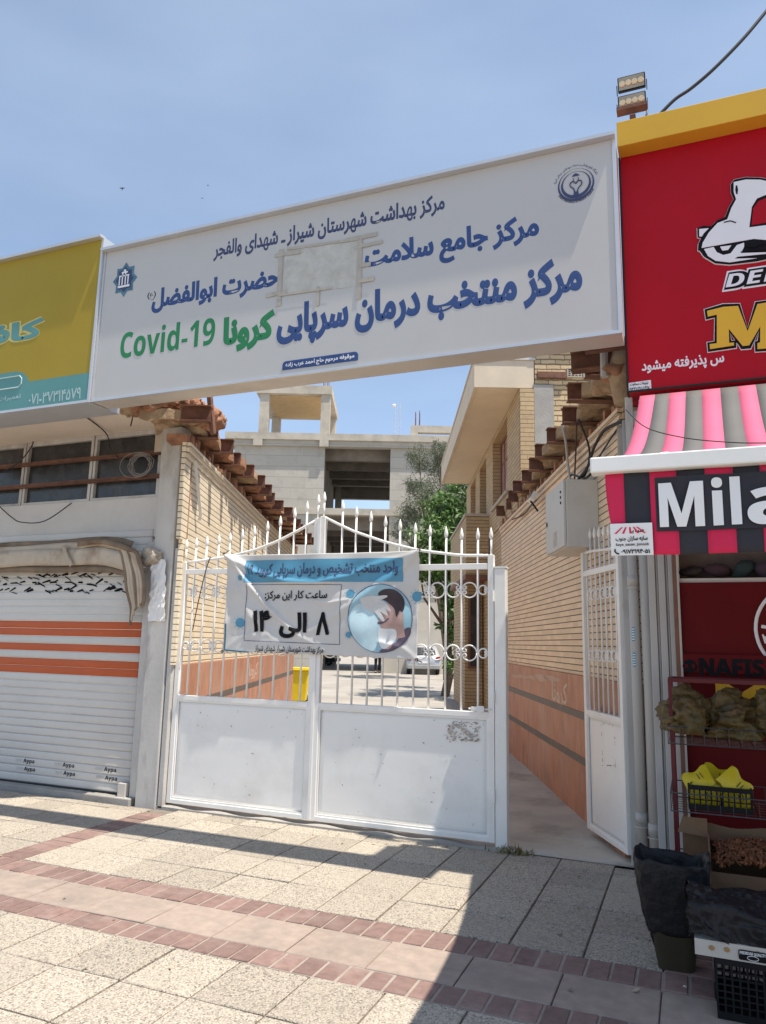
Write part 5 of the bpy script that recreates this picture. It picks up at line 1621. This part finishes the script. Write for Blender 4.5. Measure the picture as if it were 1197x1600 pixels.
cable('cable', 'thin straight cable from the gate corner across the bricks', [PN(966, 668, 1.83), PN(940, 708, 1.82), PN(923, 740, 1.81), PN(905, 752, 1.8)], .008, M['wire'], g_)
cable('cable', 'thin cable falling beside the grey cable over the tan bricks', [PN(901, 662, 1.7), PN(900, 700, 1.78), PN(898, 745, 1.78), PN(899, 770, 1.74)], .008, M['brownwire'], g_)
cable('cable', 'loose cable along the top of the wall by the small floodlight', [PN(838, 782, 1.8), PN(830, 790, 1.82), PN(818, 804, 1.83), PN(800, 812, 1.83)], .008, M['wire'], g_)

# ================================================================= goods outside the right shop
rk = thing('display_rack', 'red steel display rack with wire basket shelves beside the shop column', 'display rack', (.2, 5.1, 0))
XR0, XR1, YK0, YK1 = -.135, .75, 4.98, 5.3
fr = MB()
for x in (XR0, XR1):
    for y in (YK0, YK1): fr.box(x-.011, x+.011, y-.011, y+.011, 0, 1.375)
for y in (YK0, YK1): fr.box(XR0+.012, XR1-.012, y-.011, y+.011, 1.352, 1.375)
for x in (XR0, XR1): fr.box(x-.011, x+.011, YK0+.012, YK1-.012, 1.352, 1.375)
fr.build('frame', pm('dark red rack paint', (.1, .006, .01), .55, .12, 6), rk)
def wire_basket(z, yo, hgt):
    m = MB()
    x0, x1, y0, y1 = XR0-.02, XR1+.02, YK0-yo, YK1
    for zz in (z, z+hgt): m.tube([(x0, y0, zz), (x1, y0, zz), (x1, y1, zz), (x0, y1, zz)], .004, 5, True)
    for i in range(15):
        x = x0+(x1-x0)*i/14
        m.tube([(x, y1, z+hgt), (x, y1, z), (x, y0, z), (x, y0, z+hgt)], .002, 4)
    for i in range(1, 6):
        y = y0+(y1-y0)*i/6
        m.tube([(x0, y, z+hgt), (x0, y, z), (x1, y, z), (x1, y, z+hgt)], .002, 4)
    m.build('wire_basket', M['darkwire'], rk)
wire_basket(1.0, .1, .1)
wire_basket(.63, .14, .1)
wire_basket(.22, .1, .1)
for k, (px, pz, sx, sz, lab) in enumerate(((-.03, 1.17, .12, .13, 'crumpled bag of dried herbs at the left end of the upper rack basket'), (.2, 1.16, .14, .14, 'crumpled bag of dried herbs in the middle of the upper rack basket'), (.46, 1.17, .14, .13, 'crumpled bag of dried herbs at the cut edge of the photo, on the upper basket'))):
    t = thing('herb_bag', lab, 'bag', (px, 5.1, 1.0), 'bags of dried herbs')
    lumpy('bag_body', M['herb'], t, (px, 5.1, pz-.035), (sx, .13, sz*.8), 5, .3, 31+k, .8, .3)
    lumpy('knot', M['herb'], t, (px-.02, 5.1, pz+.09), (.07, .05, .065), 4, .4, 41+k, 0, .4)
def crate(name, label, x0, x1, y0, y1, z0, z1, parent_mat, holes=True, cat='crate'):
    t = thing(name, label, cat, ((x0+x1)/2, (y0+y1)/2, z0))
    m = MB()
    m.box(x0, x1, y0, y1, z0, z0+.012)
    for (a, b, c_, d) in ((x0, x1, y0, y0+.01), (x0, x1, y1-.01, y1), (x0, x0+.01, y0+.0101, y1-.0101), (x1-.01, x1, y0+.0101, y1-.0101)):
        m.box(a, b, c_, d, z1-.025, z1).box(a, b, c_, d, z0+.0121, z0+.03)
        hor = (b-a) > (d-c_)
        n = max(4, int(((b-a) if hor else (d-c_))/.03))
        for i in range(n+1):
            w = .008
            if hor:
                x = a+(b-a-w)*i/n
                m.box(x, x+w, c_+.001, d-.001, z0+.0301, z1-.0251)
            else:
                y = c_+(d-c_-w)*i/n
                m.box(a+.001, b-.001, y, y+w, z0+.0301, z1-.0251)
        k = int((z1-z0-.06)/.03)
        for i in range(1, k+1):
            z = z0+.03+(z1-z0-.055)*i/(k+1)
            m.box(a+.002, b-.002, c_+.002, d-.002, z-.003, z+.003)
    m.build('crate_body', parent_mat, t)
    return t
crate('plastic_crate', 'black plastic lattice crate full of yellow packets on the lower rack basket', -.06, .28, 4.88, 5.2, .64, .775, M['blackplastic'])
def packet(c, rz, tilt, lab):
    t = thing('snack_packet', lab, 'packet', tuple(c), 'yellow snack packets')
    mt = Matrix.Translation(c) @ Matrix.Rotation(rz, 4, 'Y') @ Matrix.Rotation(tilt, 4, 'X')
    def fn(u, v): return mt @ V(((u-.5)*.16, -.022*math.sin(math.pi*u)*math.sin(math.pi*v), (v-.5)*.13+.01*math.sin(u*9)))
    def fb(u, v): return mt @ V(((u-.5)*.16, .022*math.sin(math.pi*u)*math.sin(math.pi*v), (v-.5)*.13+.01*math.sin(u*9)))
    MB().grid(fn, 10, 10).grid(fb, 10, 10).build('packet_body', M['packet'], t, True)
    m = MB()
    for i in range(2): m.bar(mt @ V((.01+.02*i, -.0255, .03)), mt @ V((.015+.02*i, -.0255, -.005)), .004, .001, tuple(mt.to_3x3() @ V((0, 1, 0))))
    m.build('print', M['black'], t)
packet(V((.0, 4.95, .79)), -.5, -.5, 'yellow packet lying at the left end of the black crate')
packet(V((.1, 5.05, .8)), .3, -.4, 'yellow packet behind in the middle of the black crate')
packet(V((.19, 4.93, .79)), .85, -.3, 'yellow packet standing on its corner in the black crate')
packet(V((.03, 4.93, .71)), .1, 0, 'yellow packet seen through the lattice, at the bottom left of the crate')
packet(V((.2, 4.93, .71)), -.1, 0, 'yellow packet seen through the lattice, at the bottom right of the crate')
jr = pm('red jar contents', (.25, .045, .03), .35, .2, 9)
gl_ = pm('pale jar contents', (.3, .28, .28), .35, .2, 9)
for k, (x, mt_, lab) in enumerate(((-.03, gl_, 'pale jar at the left end of the bottom rack shelf'), (.06, gl_, 'pale jar beside the red jars on the bottom rack shelf'), (.16, jr, 'red jar on the bottom rack shelf, left of two'), (.245, jr, 'red jar on the bottom rack shelf, right of two'))):
    t = thing('jar', lab, 'jar', (x, 5.1, .23), 'jars on the rack')
    MB().lathe([(.0, .225), (.036, .225), (.038, .28), (.038, .46), (.028, .49)], (x, 5.1, 0), 14).build('jar_body', mt_, t, True)
    MB().lathe([(.03, .4905), (.03, .515), (0, .515)], (x, 5.1, 0), 14).build('lid', M['alu_dull'] if k < 2 else jr, t, True)
# cardboard box with dried figs on top of a black crate
crate('plastic_crate', 'black plastic crate under the white fruit box at the lower right corner', .03, .62, 3.8, 4.2, 0, .24, M['blackplastic'])
crate('plastic_crate', 'black plastic crate hidden under the cardboard box of dried figs', .03, .55, 4.5, 4.85, 0, .3, M['blackplastic'])
fb_ = thing('cardboard_box', 'open brown cardboard box heaped with brown dried figs', 'box', (.3, 4.6, .3))
m = MB()
X0, X1, Y0, Y1, Z0, Z1 = .035, .55, 4.46, 4.86, .305, .47
m.box(X0, X1, Y0, Y1, Z0, Z0+.008).box(X0, X1, Y0, Y0+.006, Z0+.0081, Z1-.05).box(X0, X1, Y1-.006, Y1, Z0+.0081, Z1+.03).box(X0, X0+.006, Y0+.0061, Y1-.0061, Z0+.0081, Z1+.06).box(X1-.006, X1, Y0+.0061, Y1-.0061, Z0+.0081, Z1)
m.build('box_wall', M['cardboard'], fb_)
MB().add([(X0, Y1, Z1+.03), (X0-.16, Y1+.02, Z1+.04), (X0-.13, Y1+.06, Z1+.12), (X0, Y1, Z1+.13)], [(0, 1, 2, 3)]).build('flap', M['cardboard'], fb_)
MB().grid(lambda u, v: (-.1+u*.52, 4.92+.01*math.sin(u*6), .3+.26*v+.01*math.sin(u*9)), 10, 4, (0, .004, 0)).build('standing_flap', M['cardboard'], fb_)
fg = MB()
rnd = random.Random(12)
for k in range(800):
    x, y = rnd.uniform(X0+.03, X1-.02), rnd.uniform(Y0+.015, Y1-.02)
    z = Z1-.045+.06*(1-((x-.3)/.3)**2)+.03*(y-Y0)/(Y1-Y0)+rnd.uniform(-.01, .012)
    a = V((rnd.gauss(0, 1), rnd.gauss(0, 1), rnd.gauss(0, .6))).normalized()*rnd.uniform(.014, .03)
    w = V((rnd.gauss(0, 1), rnd.gauss(0, 1), rnd.gauss(0, 1)))*.007
    fg.tube([V((x, y, z))-a, V((x, y, z))-a*.35+w, V((x, y, z))+a*.35-w, V((x, y, z))+a], [.002, .008, .007, .0015], 5)
tag(fg.build('dried_figs', M['figs'], None, True), 'heap of brown dried figs filling the cardboard box', 'dried figs', kind='stuff')
fg_o = None
# tub lined with a black plastic bag
tb_ = thing('lined_tub', 'tall olive plastic tub lined with a black plastic bag, on the pavement before the pipes', 'tub', (-.13, 4.3, 0))
TB = Matrix.Translation((-.145, 4.3, 0)) @ Matrix.Rotation(.06, 4, 'Z')
def tub_ring(w, d, z, n=40):
    o = []
    for i in range(n):
        a = 2*math.pi*i/n
        c_, s_ = math.cos(a), math.sin(a)
        o.append(V((w*abs(c_)**.45*(1 if c_ > 0 else -1), d*abs(s_)**.45*(1 if s_ > 0 else -1), z)))
    return o
def rings(rs, mb, capb=True):
    n = len(rs[0])
    vs = [p for r in rs for p in r]
    fs = [(i*n+j, i*n+(j+1) % n, (i+1)*n+(j+1) % n, (i+1)*n+j) for i in range(len(rs)-1) for j in range(n)]
    if capb: fs.append(list(range(n-1, -1, -1)))
    mb.add(vs, fs)
m = MB(TB)
rings([tub_ring(.085+.0*k, .085, 0) if k == 0 else tub_ring(.085+.075*k/6, .085+.05*k/6, .45*k/6) for k in range(7)], m)
m.build('tub_body', M['basket'], tb_)
m = MB(TB)
bag = []
mnoise.seed_set(4)
rnd = random.Random(21)
prof = [(.128, .115, .17), (.14, .122, .2), (.158, .132, .28), (.172, .14, .38), (.182, .148, .46), (.186, .15, .5), (.182, .148, .515), (.17, .138, .505), (.15, .125, .42), (.14, .115, .3), (.12, .1, .15), (.1, .085, .1)]
prof = [tuple(prof[i][c]+(prof[i+1][c]-prof[i][c])*t/4 for c in range(3)) for i in range(len(prof)-1) for t in range(4)]+[prof[-1]]
for k, (w, d, z) in enumerate(prof):
    k = k/4
    r_ = tub_ring(w, d, z, 140)
    for i, p in enumerate(r_):
        a = i/140*2*math.pi
        f = 1+.018*math.sin(a*5+k*1.3)+.014*math.sin(a*11+k*.7)+.01*math.sin(a*17+k*2.1)
        p.x *= f
        p.y *= f
        p.z += .008*math.sin(a*3+1)+.006*math.sin(a*9+k)+(.01*math.sin(a*2+2) if 0 < k < 9 else 0)
    for p in r_:
        w = 1-.06*abs(mnoise.noise(p*16))-.05*abs(mnoise.noise(p*33))
        p.x *= w
        p.y *= w
    bag.append(r_)
rings(bag, m, False)
m.v += [m.m @ V((0, 0, .09))]
n0 = len(m.v)-1
m.f += [[n0-140+i, n0-140+(i+1) % 140, n0] for i in range(140)]
m.build('liner_bag', M['binbag'], tb_, True)
# fruit box covered by a second black bag
fx = thing('fruit_box', 'white printed fruit box wrapped over the top with black plastic', 'box', (.3, 4.0, .24))
BX0, BX1, BY0, BY1, BZ0, BZ1 = -.06, .55, 3.82, 4.2, .245, .44
BZ0 = .15
fxm = MB().box(BX0+.012, BX1, BY0-.024, BY1, .2415, .306).build('carton', pm('white carton', (.5, .47, .42), .7, .08, 6, (.36, .26, .18), .5, 6), fx)
rnd = random.Random(5)
def wrap(u, v):
    # u along the front edge, v from the front skirt over the top to the back
    x = BX0-.012+(BX1-BX0+.03)*u
    if v < .35: y, z = BY0-.006, .335+(.445-.335)*(v/.35)-.028*math.sin(u*3)
    else: y, z = BY0-.006+(BY1-BY0+.01)*(v-.35)/.65, .445+.03*math.sin((v-.35)/.65*math.pi)+.02*math.sin(u*5+v*4)
    q = V((x*11, y*11, z*11+3))
    k = abs(mnoise.noise(q))+.6*abs(mnoise.noise(q*2.2))
    return V((x+.006*math.sin(v*20+u*3), y-.03-.01*math.sin(u*13+v*5)+.026*k, z+.008*math.sin(u*17+v*9)-.022*k))
MB().grid(wrap, 110, 80).build('cover_bag', M['binbag'], fx, True)
MB().grid(lambda u, v: (BX0-.014+.01*math.sin(v*9+u*4), BY0-.006+(BY1-BY0+.01)*u, .3+.15*v-.02*math.sin(u*4)), 20, 10).build('side_bag', M['binbag'], fx, True)
dm = MB()
for k in range(9):
    x = .02+k*.06
    dm.prism(ell(x, .275+rnd.uniform(-.01, .01), .012, .01, 9), BY0-.0285, BY0-.0265)
dm.build('fruit_pattern', pm('printed fruit', (.35, .2, .08), .6, .2, 9), fxm)['kind'] = 'stuff'
lb = MB().prism(rr_(.125, .235, .25, .29, .008), BY0-.03, BY0-.0275).build('brand_label', M['black'], fxm)
lettering('PREMIUM QUALITY', on(BY0-.03), (.13, .23, .271, .286), M['whiteprint'], lb, .004, False)
MB().tube([(.18+.022*math.cos(a), BY0-.031, .262+.009*math.sin(a)) for a in [i*.5236 for i in range(12)]], .0012, 4, True).build('seal', M['whiteprint'], lb)
MB().tube([(-.11+.004*i, 4.06-.003*i, .004) for i in range(5)], [.002, .006, .007, .006, .002], 6).build('dummy', M['paper'], None, True)
_o = bpy.data.objects['dummy']
_o.name = 'litter_scrap'
tag(_o, 'small pale scrap of litter on the pavement by the tub', 'litter')

# ================================================================= yard things seen through the bars
yb = thing('wheelie_bin', 'bright yellow plastic bin standing at the end of the left alley wall', 'bin', G(466, 1097))
c = G(466, 1097)
ym = Matrix.Translation(c) @ Matrix.Rotation(SK, 4, 'Z')
m = MB(ym)
m.add([(-.2,-.2,.04),(.2,-.2,.04),(.2,.2,.04),(-.2,.2,.04),(-.26,-.27,.8),(.26,-.27,.8),(.26,.27,.8),(-.26,.27,.8)], [(3,2,1,0),(4,5,6,7),(0,1,5,4),(1,2,6,5),(2,3,7,6),(3,0,4,7)])
m.build('bin_body', M['binyellow'], yb, bevel=.02)
MB(ym).box(-.29, .29, -.31, .3, .802, .84).box(-.27, .27, -.28, .28, .841, .87).build('lid', M['binyellow'], yb, bevel=.012)
MB(ym).tube([(-.2, .33, .78), (.2, .33, .78)], .018, 8).build('handle', M['binyellow'], yb)
for x in (-.19, .19): MB(ym).lathe([(0, -.03), (.08, -.03), (.08, .03), (0, .03)], (x, .24, .08), 14, 'x').build('wheel', M['rubber'], yb, True)

def car(label, loc, rot, paint):
    t = thing('parked_car', label, 'car', loc, 'cars parked in the courtyard')
    W = .86
    side = [(-2.0, .3), (-2.05, .55), (-1.98, .88), (-1.86, .98), (-1.55, 1.38), (-1.2, 1.46), (-.2, 1.47), (.25, 1.40), (.95, 1.0), (1.75, .88), (2.0, .72), (2.05, .45), (1.98, .28)]
    mt = Matrix.Translation(loc) @ Matrix.Rotation(rot, 4, 'Z')
    vs, n = [], len(side)
    prof = [(-W, .1), (-W*.985, .0), (W*.985, .0), (W, .1)]
    def wd_(z): return W*(1-.22*max(0, (z-.95)/.5)) if z > .95 else W*(1-.06*max(0, (.45-z)/.2))
    m = MB(mt)
    cols = [-1, -.93, -.6, 0, .6, .93, 1]
    for c_ in cols:
        for y, z in side:
            k = 1-.04*(abs(c_)-.9)/.1 if abs(c_) > .92 else 1
            vs.append((c_*wd_(z), y*(1 if abs(c_) < .95 else .975)-.05*c_*c_*(y/2), z*k+(.02*(1-c_*c_) if z > 1.3 else 0)))
    fs = [(i*n+j, i*n+(j+1) % n, (i+1)*n+(j+1) % n, (i+1)*n+j) for i in range(len(cols)-1) for j in range(n)]
    fs += [list(range(n)), list(range(6*n, 7*n))[::-1]]
    m.add(vs, fs).build('body', paint, t, True, bevel=.0)
    MB(mt).add([(-.62, -1.885, 1.0), (.62, -1.885, 1.0), (.53, -1.6, 1.36), (-.53, -1.6, 1.36), (-.62, -1.86, 1.0), (.62, -1.86, 1.0), (.53, -1.57, 1.36), (-.53, -1.57, 1.36)], [(0,1,2,3),(4,5,6,7),(0,1,5,4),(1,2,6,5),(2,3,7,6),(3,0,4,7)]).build('rear_window', M['carglass'], t)
    for sx in (-1, 1):
        MB(mt).box(sx*.72-.11, sx*.72+.11, -2.045, -1.9, .72, .92).build('tail_lamp', pm('red lamp', (.35, .02, .02), .3, .1, 5), t, bevel=.02)
        MB(mt).add([(sx*.83, -1.2, 1.0), (sx*.84, .7, 1.0), (sx*.72, .15, 1.36), (sx*.7, -1.1, 1.38), (sx*.8, -1.2, 1.0), (sx*.8, .7, 1.0), (sx*.66, .15, 1.36), (sx*.66, -1.1, 1.38)], [(0,1,2,3),(4,5,6,7),(0,1,5,4),(1,2,6,5),(2,3,7,6),(3,0,4,7)]).build('side_window', M['carglass'], t)
        for y in (-1.28, 1.3):
            w = MB(mt).lathe([(0, -.1), (.2, -.1), (.29, -.09), (.31, -.05), (.31, .05), (.29, .09), (.2, .1), (0, .1)], (sx*.74, y, .31), 20, 'x').build('wheel', M['rubber'], t, True)
            MB(mt).lathe([(0, -.108), (.19, -.104), (.19, .104), (0, .108)], (sx*.74, y, .31), 16, 'x').build('rim', M['alu'], w, True)
    MB(mt).box(-.8, .8, -2.1, -1.95, .3, .5).build('bumper', M['rubber'] if paint is M['car_dark'] else pm('bumper grey', (.3, .3, .3), .5, .1, 3), t, bevel=.03)
    MB(mt).box(-.26, .26, -2.07, -2.03, .58, .69).build('number_plate', M['whiteprint'], t)
    return t
cl = G(662, 1055)
car('silver car parked with its rear to the gate under the leafy tree', cl+AD*2.1, SK, M['car_silver'])
c2 = G(470, 1042)
car('dark car parked across the courtyard behind the yellow bin', c2+AD*3, SK+1.4, M['car_dark'])

# person standing in the courtyard, seen from behind
def person(loc, rot):
    mt = Matrix.Translation(loc) @ Matrix.Rotation(rot, 4, 'Z')
    t = thing('person', 'person in black trousers standing in the courtyard behind the banner', 'person', loc)
    def skin(name, verts, edges, rad, mat, root=0, lev=2):
        me = bpy.data.meshes.new(name)
        off = wloc(t)
        me.from_pydata([tuple((mt @ V(v))-off) for v in verts], edges, [])
        me.materials.append(mat)
        o = bpy.data.objects.new(name, me)
        C.objects.link(o)
        o.parent = t
        md = o.modifiers.new('skin', 'SKIN')
        md.use_smooth_shade = True
        for i, r in enumerate(rad): me.skin_vertices[0].data[i].radius = (r, r) if not isinstance(r, tuple) else r
        me.skin_vertices[0].data[root].use_root = True
        s = o.modifiers.new('sub', 'SUBSURF')
        s.levels = s.render_levels = lev
        return o
    v = [(0,0,.95),(0,0,1.15),(0,.01,1.36),(0,0,1.47),(0,-.01,1.55),(0,-.015,1.66),(0,0,1.74),
         (-.1,0,.9),(-.11,-.01,.5),(-.11,.02,.1),(-.12,-.12,.05),(.1,0,.9),(.12,.06,.5),(.12,.16,.12),(.13,.03,.05),
         (-.19,.0,1.4),(-.24,.02,1.13),(-.24,-.06,.9),(-.23,-.09,.8),(.19,.0,1.4),(.24,.02,1.13),(.25,-.05,.9),(.24,-.08,.8)]
    e = [(0,1),(1,2),(2,3),(3,4),(4,5),(5,6),(0,7),(7,8),(8,9),(9,10),(0,11),(11,12),(12,13),(13,14),(2,15),(15,16),(16,17),(17,18),(2,19),(19,20),(20,21),(21,22)]
    r = [(.15,.11),(.15,.1),(.16,.1),.06,.085,.095,.06,.085,.06,.045,.04,.085,.06,.045,.04,.06,.045,.036,.035,.06,.045,.036,.035]
    skin('body', v, e, r, M['skin'])
    skin('trousers', [(0,0,1.0),(-.1,0,.88),(-.11,-.01,.5),(-.11,.02,.1),(.1,0,.88),(.12,.06,.5),(.12,.16,.12)], [(0,1),(1,2),(2,3),(0,4),(4,5),(5,6)], [(.165,.125),.1,.08,.07,.1,.08,.07], M['trousers'])
    skin('jacket', [(0,0,.98),(0,0,1.18),(0,.01,1.38),(-.19,0,1.41),(-.24,.02,1.13),(-.24,-.06,.9),(.19,0,1.41),(.24,.02,1.13),(.25,-.05,.9)], [(0,1),(1,2),(2,3),(3,4),(4,5),(2,6),(6,7),(7,8)], [(.17,.13),(.17,.12),(.175,.115),.075,.06,.05,.075,.06,.05], M['shirt'])
    lumpy('hair', M['trousers'], t, mt @ V((0, .01, 1.69)), (.1, .11, .1), 3, .1, 3)
    for sx, y in ((-.115, -.05), (.125, .09)): MB(mt).box(sx-.045, sx+.045, y-.12, y+.12, .0, .08).build('shoe', M['rubber'], t, bevel=.02)
person(G(590, 1052), SK+.3)
